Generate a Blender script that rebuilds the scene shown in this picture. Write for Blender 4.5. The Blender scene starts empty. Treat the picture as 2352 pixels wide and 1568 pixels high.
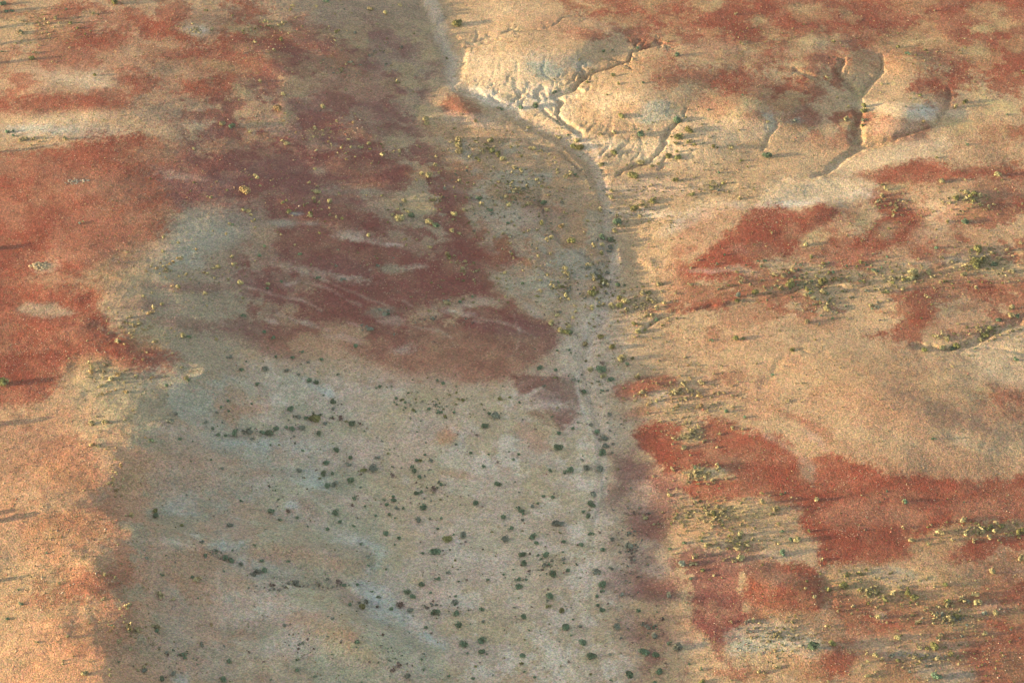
import bpy, math, random
import numpy as np
from mathutils import Vector

# ------------------------------------------------------------------ camera, light, exposure
S = bpy.context.scene
DEP = math.radians(35.0)            # the aircraft camera looks 35 degrees down
HFOV = math.radians(20.0)
DIST = 397.0
CAM = np.array([0.0, -DIST*math.cos(DEP), DIST*math.sin(DEP)])
FPX = 1176.0/math.tan(HFOV/2)       # focal length in units of the 2352 x 1568 tracing sheet
cd = bpy.data.cameras.new('camera'); cam = bpy.data.objects.new('camera', cd)
S.collection.objects.link(cam); S.camera = cam
cam.location = CAM; cam.rotation_euler = (math.pi/2-DEP, 0, 0)
cd.angle = HFOV; cd.clip_start = 1; cd.clip_end = 20000

SUN_EL = math.radians(5.6); SUN_AZ = math.radians(-98.0)      # azimuth clockwise from +Y
w = bpy.data.worlds.new('World'); S.world = w; w.use_nodes = True
nt = w.node_tree; bg = nt.nodes['Background']
sky = nt.nodes.new('ShaderNodeTexSky'); sky.sky_type = 'NISHITA'; sky.sun_disc = False
sky.sun_elevation = SUN_EL; sky.sun_rotation = SUN_AZ % (2*math.pi)
sky.air_density = 1.0; sky.dust_density = 1.5; sky.ozone_density = 1.0
hz = nt.nodes.new('ShaderNodeHueSaturation'); hz.inputs['Saturation'].default_value = 0.55      # dusty low-sun air
nt.links.new(sky.outputs[0], hz.inputs['Color'])
wb = nt.nodes.new('ShaderNodeMix'); wb.data_type = 'RGBA'; wb.blend_type = 'MULTIPLY'; wb.inputs[0].default_value = 1
nt.links.new(hz.outputs[0], wb.inputs[6]); wb.inputs[7].default_value = (0.99, 0.975, 0.96, 1)
nt.links.new(wb.outputs[2], bg.inputs[0]); bg.inputs[1].default_value = 0.15
sl = bpy.data.lights.new('sun', 'SUN'); sl.energy = 3.9; sl.angle = math.radians(0.5)
sl.color = (1.0, 0.70, 0.40)
so = bpy.data.objects.new('sun', sl); S.collection.objects.link(so)
sd = Vector((math.sin(SUN_AZ)*math.cos(SUN_EL), math.cos(SUN_AZ)*math.cos(SUN_EL), math.sin(SUN_EL)))
so.rotation_euler = sd.to_track_quat('Z', 'Y').to_euler(); so.location = sd*300
S.view_settings.view_transform = 'Standard'; S.view_settings.look = 'None'
S.view_settings.exposure = 2.05; S.view_settings.gamma = 1
S.render.engine = 'CYCLES'

# ------------------------------------------------------------------ helpers
def project(x, y, z):
    """world point -> tracing-sheet coordinates (2352 x 1568)"""
    dx = x-CAM[0]; dy = y-CAM[1]; dz = z-CAM[2]
    c, s = math.cos(DEP), math.sin(DEP)
    fwd = dy*c - dz*s; up = dy*s + dz*c
    fwd = np.maximum(fwd, 40.0)
    return 1176+dx/fwd*FPX, 784-up/fwd*FPX

def ray(fx, fy):
    c, s = math.cos(DEP), math.sin(DEP)
    a = (fx-1176)/FPX; b = (784-fy)/FPX
    return np.array([a, c+b*s, -s+b*c])

_rt = np.random.RandomState(7).rand(16, 256, 256).astype(np.float32)
def vn(x, y, k=0):
    """smooth value noise in 0..1"""
    t = _rt[k % 16]
    xi = np.floor(x).astype(np.int64); yi = np.floor(y).astype(np.int64)
    fx = x-xi; fy = y-yi
    fx = fx*fx*(3-2*fx); fy = fy*fy*(3-2*fy)
    a = t[yi & 255, xi & 255]; b = t[yi & 255, (xi+1) & 255]
    c = t[(yi+1) & 255, xi & 255]; d = t[(yi+1) & 255, (xi+1) & 255]
    return (a*(1-fx)+b*fx)*(1-fy)+(c*(1-fx)+d*fx)*fy
def fbm(x, y, k=0, o=4, g=0.5):
    r = 0; a = 1; n = 0
    for i in range(o):
        r = r+a*vn(x*2**i+17.3*i, y*2**i-9.1*i, k+i); n += a; a *= g
    return r/n-0.5
def sstep(a, b, x):
    t = np.clip((x-a)/(b-a), 0, 1); return t*t*(3-2*t)
def seg_dist(px, py, pts):
    """distance to a polyline and the fraction of its length at the nearest point"""
    best = np.full(px.shape, 1e9); frac = np.zeros(px.shape)
    L = [0]
    for (a, b), (c, d) in zip(pts[:-1], pts[1:]): L.append(L[-1]+math.hypot(c-a, d-b))
    for i in range(len(pts)-1):
        ax, ay = pts[i]; bx, by = pts[i+1]
        vx, vy = bx-ax, by-ay; q = vx*vx+vy*vy+1e-9
        t = np.clip(((px-ax)*vx+(py-ay)*vy)/q, 0, 1)
        d = np.hypot(px-ax-t*vx, py-ay-t*vy)
        m = d < best
        best = np.where(m, d, best); frac = np.where(m, (L[i]+t*(L[i+1]-L[i]))/L[-1], frac)
    return best, frac
def poly_sd(px, py, pts):
    """signed distance to a polygon, positive inside"""
    d, _ = seg_dist(px, py, pts+[pts[0]])
    ins = np.zeros(px.shape, bool)
    n = len(pts)
    for i in range(n):
        x1, y1 = pts[i]; x2, y2 = pts[(i+1) % n]
        if y1 == y2: continue
        c = ((y1 > py) != (y2 > py)) & (px < (x2-x1)*(py-y1)/(y2-y1)+x1)
        ins ^= c
    return np.where(ins, d, -d)

def tag(o, label=None, cat=None, group=None, kind=None):
    if label: o['label'] = label
    if cat: o['category'] = cat
    if group: o['group'] = group
    if kind: o['kind'] = kind
    return o

# ------------------------------------------------------------------ terrain: land form
HX = [-900, -200, 0, 215, 400, 600, 800, 1000, 1200, 1400, 1600, 1800, 2000, 2200, 2500, 3300]
HY = [-300, 0, 200, 400, 600, 800, 1000, 1200, 1400, 1568, 1900]
HT = [
 [0.0, 3.6, 4.6, 5.4, 5.5, 4.9, 3.2, 1.5, 2.6, 3.0, 3.5, 3.8, 4.0, 4.2, 4.4, 4.4],
 [0.0, 3.6, 4.6, 5.4, 5.4, 4.7, 3.1, 1.1, 2.3, 3.2, 3.6, 3.8, 4.1, 4.3, 4.6, 4.6],
 [0.0, 3.8, 4.9, 5.6, 5.5, 4.6, 3.2, 1.5, 1.8, 2.9, 3.8, 3.6, 2.7, 3.2, 3.8, 4.0],
 [0.0, 4.0, 5.3, 6.3, 6.0, 4.9, 3.5, 2.0, 1.0, 0.2, 0.8, 1.4, 2.0, 2.9, 3.4, 3.6],
 [0.0, 4.6, 6.0, 7.2, 6.6, 4.9, 3.3, 1.8, 0.7, -0.5, 0.5, 1.5, 2.0, 2.3, 2.9, 3.2],
 [0.0, 5.4, 6.9, 7.7, 6.8, 4.3, 2.5, 1.3, 0.3, -0.5, 0.4, 1.2, 1.7, 2.0, 2.2, 2.6],
 [0.0, 5.6, 7.3, 8.5, 5.9, 2.8, 1.1, 0.4, 0.0, -0.4, 0.6, 1.9, 3.1, 3.0, 2.2, 2.2],
 [0.0, 6.2, 7.8, 9.1, 5.4, 2.4, 0.9, 0.2, 0.0,  0.0, 0.9, 1.6, 1.9, 2.0, 2.0, 2.0],
 [0.0, 6.4, 8.3, 9.6, 5.8, 2.9, 1.5, 0.4, 0.0,  0.2, 0.9, 1.6, 1.9, 2.2, 2.2, 2.2],
 [0.0, 6.2, 8.0, 9.3, 6.2, 3.6, 2.3, 0.8, 0.0,  0.1, 0.7, 1.5, 1.9, 2.2, 2.3, 2.3],
 [0.0, 4.0, 6.0, 7.6, 5.8, 3.6, 2.3, 0.8, 0.0,  0.0, 0.6, 1.2, 1.6, 2.0, 2.2, 2.2]]
HT = np.array(HT)*.75
def crom(axis, x):
    """index and Catmull-Rom weights on a non-uniform axis, treated as uniform per cell"""
    ax = np.array(axis, float); i = np.clip(np.searchsorted(ax, x)-1, 0, len(ax)-2)
    t = np.clip((x-ax[i])/(ax[i+1]-ax[i]), 0, 1)
    w = [-.5*t+t*t-.5*t**3, 1-2.5*t*t+1.5*t**3, .5*t+2*t*t-1.5*t**3, -.5*t*t+.5*t**3]
    return i, w
def table(fx, fy):
    ix, wx = crom(HX, fx); iy, wy = crom(HY, fy)
    r = 0
    for a in range(4):
        for b in range(4):
            r = r+wy[a]*wx[b]*HT[np.clip(iy+a-1, 0, len(HY)-1), np.clip(ix+b-1, 0, len(HX)-1)]
    return r
# domes and hollows: x, y, rx, ry, height, tilt(deg)
DOMES = [
 (1190, 130, 120, 60, 1.2, -20), (1330, 110, 100, 40, 1.0, -20), (1470, 235, 140, 62, 1.4, -15), (1620, 330, 90, 40, .5, 0),
 (1720, 240, 110, 60, 1.1, 0), (2080, 270, 80, 50, 1.2, -25), (1880, 175, 50, 40, .5, 0), (1960, 150, 40, 30, .5, 0),
 (2100, 160, 70, 40, .5, 0), (2020, 890, 260, 110, .5, 15), (2200, 1010, 140, 60, .25, 15), (2240, 470, 90, 35, 0.5, 0),
 (1750, 450, 130, 40, .5, -15), (1060, 245, 55, 26, .8, 25), (1000, 270, 40, 22, .4, 0),
 (700, 1150, 90, 36, 1.2, 10), (690, 1262, 190, 38, 2.0, 8), (800, 1455, 150, 62, 2.7, 22), (500, 1340, 140, 50, 1.2, 0),
 (560, 1000, 120, 30, .6, 0), (690, 900, 60, 28, .5, 15), (430, 1480, 120, 45, .6, 0), (1030, 1010, 45, 22, .3, -30),
 (790, 130, 110, 40, .5, 25), (640, 150, 90, 40, .5, 20), (900, 430, 90, 40, .45, 0), (1010, 480, 80, 40, .5, 0),
 (760, 500, 120, 30, .3, 10), (840, 300, 80, 25, .5, 8), (300, 250, 120, 30, .5, -6), (90, 200, 140, 25, .4, -6),
 (440, 60, 80, 30, .4, 0), (340, 850, 60, 22, .5, -10), (1620, 1080, 120, 40, .4, 10), (1800, 1340, 110, 45, .5, 5),
 (2150, 1330, 160, 35, .4, 0), (1880, 1500, 90, 30, .5, 0), (1130, 770, 140, 55, .5, 8), (1260, 920, 70, 45, .4, 20),
 (1490, 885, 70, 22, .4, -8), (1690, 1170, 90, 22, .35, -8), (2100, 700, 120, 40, .4, 0), (1700, 560, 120, 60, .5, -20),
 (1880, 490, 60, 25, .4, -20),
 # shallow basins
 (1560, 800, 120, 40, -.3, 0), (1470, 610, 90, 70, -.55, 0), (1450, 500, 60, 50, -.25, 0), (1490, 600, 22, 14, .35, 0), (1425, 590, 12, 26, .3, -20), (1100, 1100, 160, 70, -.2, 0), (600, 330, 140, 30, -.3, 8)]
# channels: points, half-width px, depth m, start frac taper
CH = [
 ([(940, -60), (955, 10), (985, 55), (1030, 100), (1042, 150), (1030, 200)], 17, 1.0, 0),
 ([(1030, 30), (1015, 50), (1002, 60), (1035, 80)], 8, .5, 0),
 ([(1035, 185), (1070, 205), (1160, 252), (1220, 285), (1290, 312), (1340, 345), (1368, 385), (1385, 440), (1398, 520), (1408, 600),
   (1395, 700), (1350, 790), (1335, 870), (1370, 960), (1390, 1050), (1385, 1200)], 14, .5, 0),
 ([(985, 190), (960, 240), (955, 290)], 8, .3, 0),
 ([(1532, 92), (1510, 100), (1450, 118), (1440, 140), (1400, 155), (1350, 172), (1335, 185), (1310, 208), (1270, 222), (1290, 236),
   (1282, 262), (1300, 282), (1325, 300), (1345, 318)], 7.5, .95, .35),
 ([(1462, 88), (1458, 110)], 5, .6, 0), ([(1522, 95), (1505, 112)], 4, .5, 0),
 ([(1340, 175), (1335, 150), (1350, 140)], 5, .35, 0), ([(1195, 225), (1190, 215), (1205, 205)], 5, .5, 0),
 ([(1235, 230), (1232, 212), (1250, 200)], 5, .5, 0), ([(1120, 215), (1135, 228), (1160, 245)], 5, .5, 0),
 ([(1275, 222), (1340, 205)], 5, .45, 0), ([(1240, 250), (1262, 268), (1300, 290)], 5, .5, 0),
 ([(1063, 100), (1110, 92), (1176, 72), (1240, 66), (1263, 60), (1331, 32)][::-1], 3.5, .30, .3),
 ([(1062, 108), (1100, 104), (1150, 92)][::-1], 4, .28, 0),
 ([(1440, 140), (1400, 135)], 5, .4, 0),
 ([(1480, 135), (1430, 140), (1390, 150)], 3, .25, 0),
 ([(2018, 122), (2030, 148), (2032, 160), (2010, 178), (1985, 205), (1972, 225)], 7, .8, .2),
 ([(1935, 130), (1938, 145), (1925, 160), (1945, 185), (1965, 215), (1970, 250), (1966, 300), (1965, 340)], 11, 1.1, .25),
 ([(1815, 155), (1860, 172), (1920, 190)], 6, .4, .2),
 ([(2178, 200), (2180, 235), (2172, 258), (2130, 292), (2080, 312), (2020, 328), (1990, 335), (1965, 345), (1925, 370), (1890, 395), (1850, 408)], 8, .7, .25),
 ([(1890, 392), (1820, 415), (1740, 432), (1620, 447), (1540, 447), (1440, 440)], 11.5, .22, 0), ([(1860, 405), (1760, 440), (1680, 455), (1600, 470)], 5, .12, 0), ([(1700, 425), (1600, 432), (1500, 425)], 6, .15, 0),
 ([(1570, 272), (1555, 285), (1535, 300), (1528, 320), (1522, 345), (1490, 372), (1450, 385), (1410, 405)], 6, .5, .2),
 ([(1572, 272), (1578, 245)], 3, .3, 0), ([(1745, 250), (1775, 265), (1785, 285), (1765, 320), (1745, 345)], 5, .5, .2),
 ([(1440, 330), (1415, 350), (1390, 358)], 4, .35, 0), ([(1530, 360), (1520, 385), (1510, 395)], 3.5, .3, 0),
 ([(1235, 430), (1258, 515), (1288, 552), (1335, 580), (1376, 617), (1395, 660)], 8, .6, .1),
 ([(1215, 330), (1290, 350), (1340, 395)], 4, .3, .2),
 ([(1180, 320), (1120, 345), (1090, 360)], 3, .2, 0), ([(1010, 290), (1030, 300), (1060, 325), (1080, 350)], 4, .25, 0),
 ([(2352, 735), (2290, 757), (2240, 785), (2180, 800), (2090, 792)], 8, .55, 0),
 ([(2380, 820), (2300, 800), (2180, 802)], 4, .2, 0),
 ([(1860, 780), (1835, 800), (1800, 815), (1785, 840), (1765, 870), (1740, 890)], 12, .15, .5), ([(1830, 800), (1860, 815), (1900, 812)], 4, .15, .3), ([(1790, 835), (1830, 840)], 4, .15, 0),
 ([(1643, 702), (1600, 712), (1526, 724), (1490, 745), (1470, 758)], 4.5, .35, 0),
 ([(2352, 580), (2200, 600), (2100, 640), (1960, 655), (1850, 660), (1750, 690), (1640, 706)], 6, .35, 0),
 ([(2340, 600), (2250, 610)], 5, .3, 0),
 ([(1230, 700), (1300, 720), (1330, 780)], 4, .25, 0),
 ([(480, 1270), (540, 1290), (600, 1320), (680, 1340), (780, 1345), (830, 1385), (900, 1395)], 9, .5, 0),
 ([(820, 1240), (850, 1265), (850, 1300)], 6, .35, 0), ([(1180, 1430), (1250, 1470), (1330, 1530)], 3, .12, 0),
 ([(1885, 1310), (1902, 1350), (1900, 1400)], 12, .25, 0),
 ([(2052, 1390), (2110, 1340)], 4, .15, 0), ([(700, 160), (780, 150), (850, 170), (950, 210)], 5, .2, 0),
 ([(560, 120), (700, 130), (800, 165)], 4, .15, 0)]

_r = random.Random(3)                       # side rills feeding the badland gullies
for pts, wd, dep, tp in list(CH):
    if wd > 12 or dep < .3 or max(p[1] for p in pts) > 355: continue
    for _ in range(int(2+sum(math.hypot(c-a, d-b) for (a, b), (c, d) in zip(pts[:-1], pts[1:]))/22)):
        k = _r.randrange(len(pts)-1); t = _r.random(); ax_ = pts[k][0]*(1-t)+pts[k+1][0]*t; ay_ = pts[k][1]*(1-t)+pts[k+1][1]*t
        dx, dy = pts[k+1][0]-pts[k][0], pts[k+1][1]-pts[k][1]; L_ = math.hypot(dx, dy)+1e-6; sg = _r.choice((-1, 1)); ln = _r.uniform(10, 34)
        bx_ = ax_+(-dx/L_*.45-dy/L_*sg)*ln; by_ = ay_+(-dy/L_*.45+dx/L_*sg)*ln*.7
        mx_ = (ax_+bx_)/2+_r.uniform(-4, 4); my_ = (ay_+by_)/2+_r.uniform(-3, 3)
        CH.append(([(bx_, by_), (mx_, my_), (ax_, ay_)], _r.uniform(2.2, 3.8), dep*_r.uniform(.25, .5), .4))
for (cx, cy, n_, sp_) in ((1120, 200, 9, 60), (1230, 235, 10, 60), (1350, 300, 12, 60), (1420, 350, 14, 70), (1310, 190, 8, 60)):
    for _ in range(n_):
        x0, y0 = cx+_r.uniform(-sp_, sp_), cy+_r.uniform(-22, 22); ln = _r.uniform(10, 26)
        CH.append(([(x0+ln*.5, y0-ln*.55), (x0+_r.uniform(-3, 3)+ln*.2, y0-ln*.2), (x0-ln*.1, y0+ln*.3)], _r.uniform(2.2, 3.6), _r.uniform(.14, .3), .3))

def axis(lo, hi, step, far):
    a = list(np.arange(lo, hi+1e-6, step)); s = step
    left = []; v = lo; s = step
    while v > -far: s *= 1.14; v -= s; left.append(v)
    v = a[-1]; s = step
    while v < far: s *= 1.14; v += s; a.append(v)
    return np.array(left[::-1]+a)
AX = axis(-92, 92, 0.2, 3500); AY = axis(-74, 104, 0.24, 3500)
GX, GY = np.meshgrid(AX, AY)
def landform(X, Y):
    Z = np.zeros(X.shape)
    cw = fbm(X*.06, Y*.10, 7, 3)*260*1.0
    for _ in range(9):
        fx, fy = project(X, Y, Z)
        wx = fx+fbm(X*.05, Y*.05, 3, 3)*40; wy = fy+fbm(X*.05+40, Y*.05, 5, 3)*25
        off = np.interp(fy, [700, 790, 840, 885, 935, 1000, 1090, 1150, 1230, 1330, 1420, 1568], [0, 60, 165, 130, 60, 40, 75, 15, 45, 75, 35, -40])
        off = off+cw
        wx = wx-off*np.exp(-((wx-off-215)/330)**2)
        z = table(wx, wy)
        for (cx, cy, rx, ry, h, t) in DOMES:
            a = math.radians(t); dx = wx-cx; dy = wy-cy
            u = (dx*math.cos(a)+dy*math.sin(a))/rx; v = (-dx*math.sin(a)+dy*math.cos(a))/ry
            q = u*u+v*v
            z = z+h*np.exp(-q*1.1)
        Z = Z*.35+z*.65
    fx, fy = project(X, Y, Z)
    inside = sstep(-900, -300, fx)*sstep(3300, 2700, fx)*sstep(-500, -150, fy)*sstep(2300, 1750, fy)
    R = np.hypot(X, Y)
    far = 1.6+fbm(X*.02, Y*.02, 9, 4)*6*sstep(120, 400, R)+2.0*fbm(X*.006, Y*.006, 4, 3)*sstep(200, 900, R)
    return Z*inside+far*(1-inside), fx, fy
GZ, FX, FY = landform(GX, GY)
# channels and relief
nx1 = fbm(GX*.35, GY*.35, 1, 3)*16; ny1 = fbm(GX*.35+9, GY*.35+5, 2, 3)*12
cut = np.zeros(GX.shape)
nx1 = nx1+fbm(GX*1.1, GY*1.1, 9, 3)*9; ny1 = ny1+fbm(GX*1.1+3, GY*1.1, 10, 3)*7
wob = vn(GX*.25, GY*.25, 13); dvar = vn(GX*.16+5, GY*.16, 14)
for pts, wd, dep, tp in CH:
    xs = [p[0] for p in pts]; ys = [p[1] for p in pts]; m = wd*4+20
    b = (FX > min(xs)-m) & (FX < max(xs)+m) & (FY > min(ys)-m) & (FY < max(ys)+m)
    if not b.any(): continue
    # the sheet foreshortens depth: measure in an unsquashed space
    d, f = seg_dist(FX[b]+nx1[b], (FY[b]+ny1[b])*1.35, [(p[0], p[1]*1.35) for p in pts])
    ws = wd*(1-tp+tp*f) if tp else wd
    ws = ws*(.5+.85*wob[b])*(1 if wd < 12 else 1.2)
    prof = 1-sstep(.15*ws, 1.7*ws, d)
    c = dep*(.70 if wd < 12 else .55)*prof*(1-.6*tp*(1-f))*(.45+1.0*dvar[b])*sstep(0, .04, f)*sstep(1, .93, f)
    cut[b] = np.maximum(cut[b], c)
fade = 1
GZ = GZ-cut
R0 = np.hypot(GX, GY); near = sstep(200, 110, R0)
rough = .32*fbm(GX*.12, GY*.16, 6, 3)+.09*fbm(GX*.4, GY*.4, 7, 3)+.35*fbm(GX*.07, GY*.09, 15, 2)
grit = .036*fbm(GX*1.2, GY*1.2, 8, 3)+.036*(vn(GX*3.1, GY*2.9, 11)-.5)+.016*(np.random.RandomState(4).rand(*GX.shape)-.5)
# rills running down the pale badland slopes
rill = np.abs(fbm(GX*.5, GY*.18, 12, 3))
lm = np.exp(-(((FX-1230)/200)**2+((FY-200)/90)**2))+np.exp(-(((FX-1500)/160)**2+((FY-330)/70)**2))*.8+np.exp(-(((FX-700)/260)**2+((FY-1250)/200)**2))*.4
ridge = np.exp(-((FX-260)/190)**2)*sstep(500, 820, FY)
rough = rough+ridge*(.55*fbm(GX*.22, GY*.22, 4, 4)+.13*fbm(GX*.7, GY*.7, 13, 3))
GZ = GZ+rough+grit*near-.35*np.maximum(0, .08-rill)/.08*lm*near*.3
FX, FY = project(GX, GY, GZ)

def height(x, y):
    i = int(np.clip(np.searchsorted(AX, x)-1, 0, len(AX)-2)); j = int(np.clip(np.searchsorted(AY, y)-1, 0, len(AY)-2))
    u = (x-AX[i])/(AX[i+1]-AX[i]); v = (y-AY[j])/(AY[j+1]-AY[j])
    return (GZ[j, i]*(1-u)+GZ[j, i+1]*u)*(1-v)+(GZ[j+1, i]*(1-u)+GZ[j+1, i+1]*u)*v
def heights(x, y):
    i = np.clip(np.searchsorted(AX, x)-1, 0, len(AX)-2); j = np.clip(np.searchsorted(AY, y)-1, 0, len(AY)-2)
    u = (x-AX[i])/(AX[i+1]-AX[i]); v = (y-AY[j])/(AY[j+1]-AY[j])
    return (GZ[j, i]*(1-u)+GZ[j, i+1]*u)*(1-v)+(GZ[j+1, i]*(1-u)+GZ[j+1, i+1]*u)*v
def ground(fx, fy):
    """the ground point that a traced spot belongs to"""
    d = ray(fx, fy); z = 2.0
    for _ in range(25):
        t = (z-CAM[2])/d[2]; p = CAM+t*d
        z += .6*(height(p[0], p[1])-z)
    return p[0], p[1], height(p[0], p[1]), t/ FPX      # last: metres per sheet unit there

# ------------------------------------------------------------------ terrain: soils (ground colours, some dimmed to paint in grazing light and shade)
SOIL = dict(
 T=(.345,.252,.152), R=(.190,.054,.034), RS=(.150,.048,.042), M=(.30,.165,.105), P=(.50,.41,.275), W=(.55,.51,.43),
 G=(.29,.31,.25), B=(.33,.42,.41), TE=(.215,.255,.215), D=(.25,.195,.14), DG=(.235,.22,.16), Sd=(.40,.34,.265), PK=(.425,.34,.27), O=(.36,.215,.11),
 BR=(.38,.205,.125), OL=(.36,.30,.16), DK=(.20,.18,.14), V=(.165,.078,.070))
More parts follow.
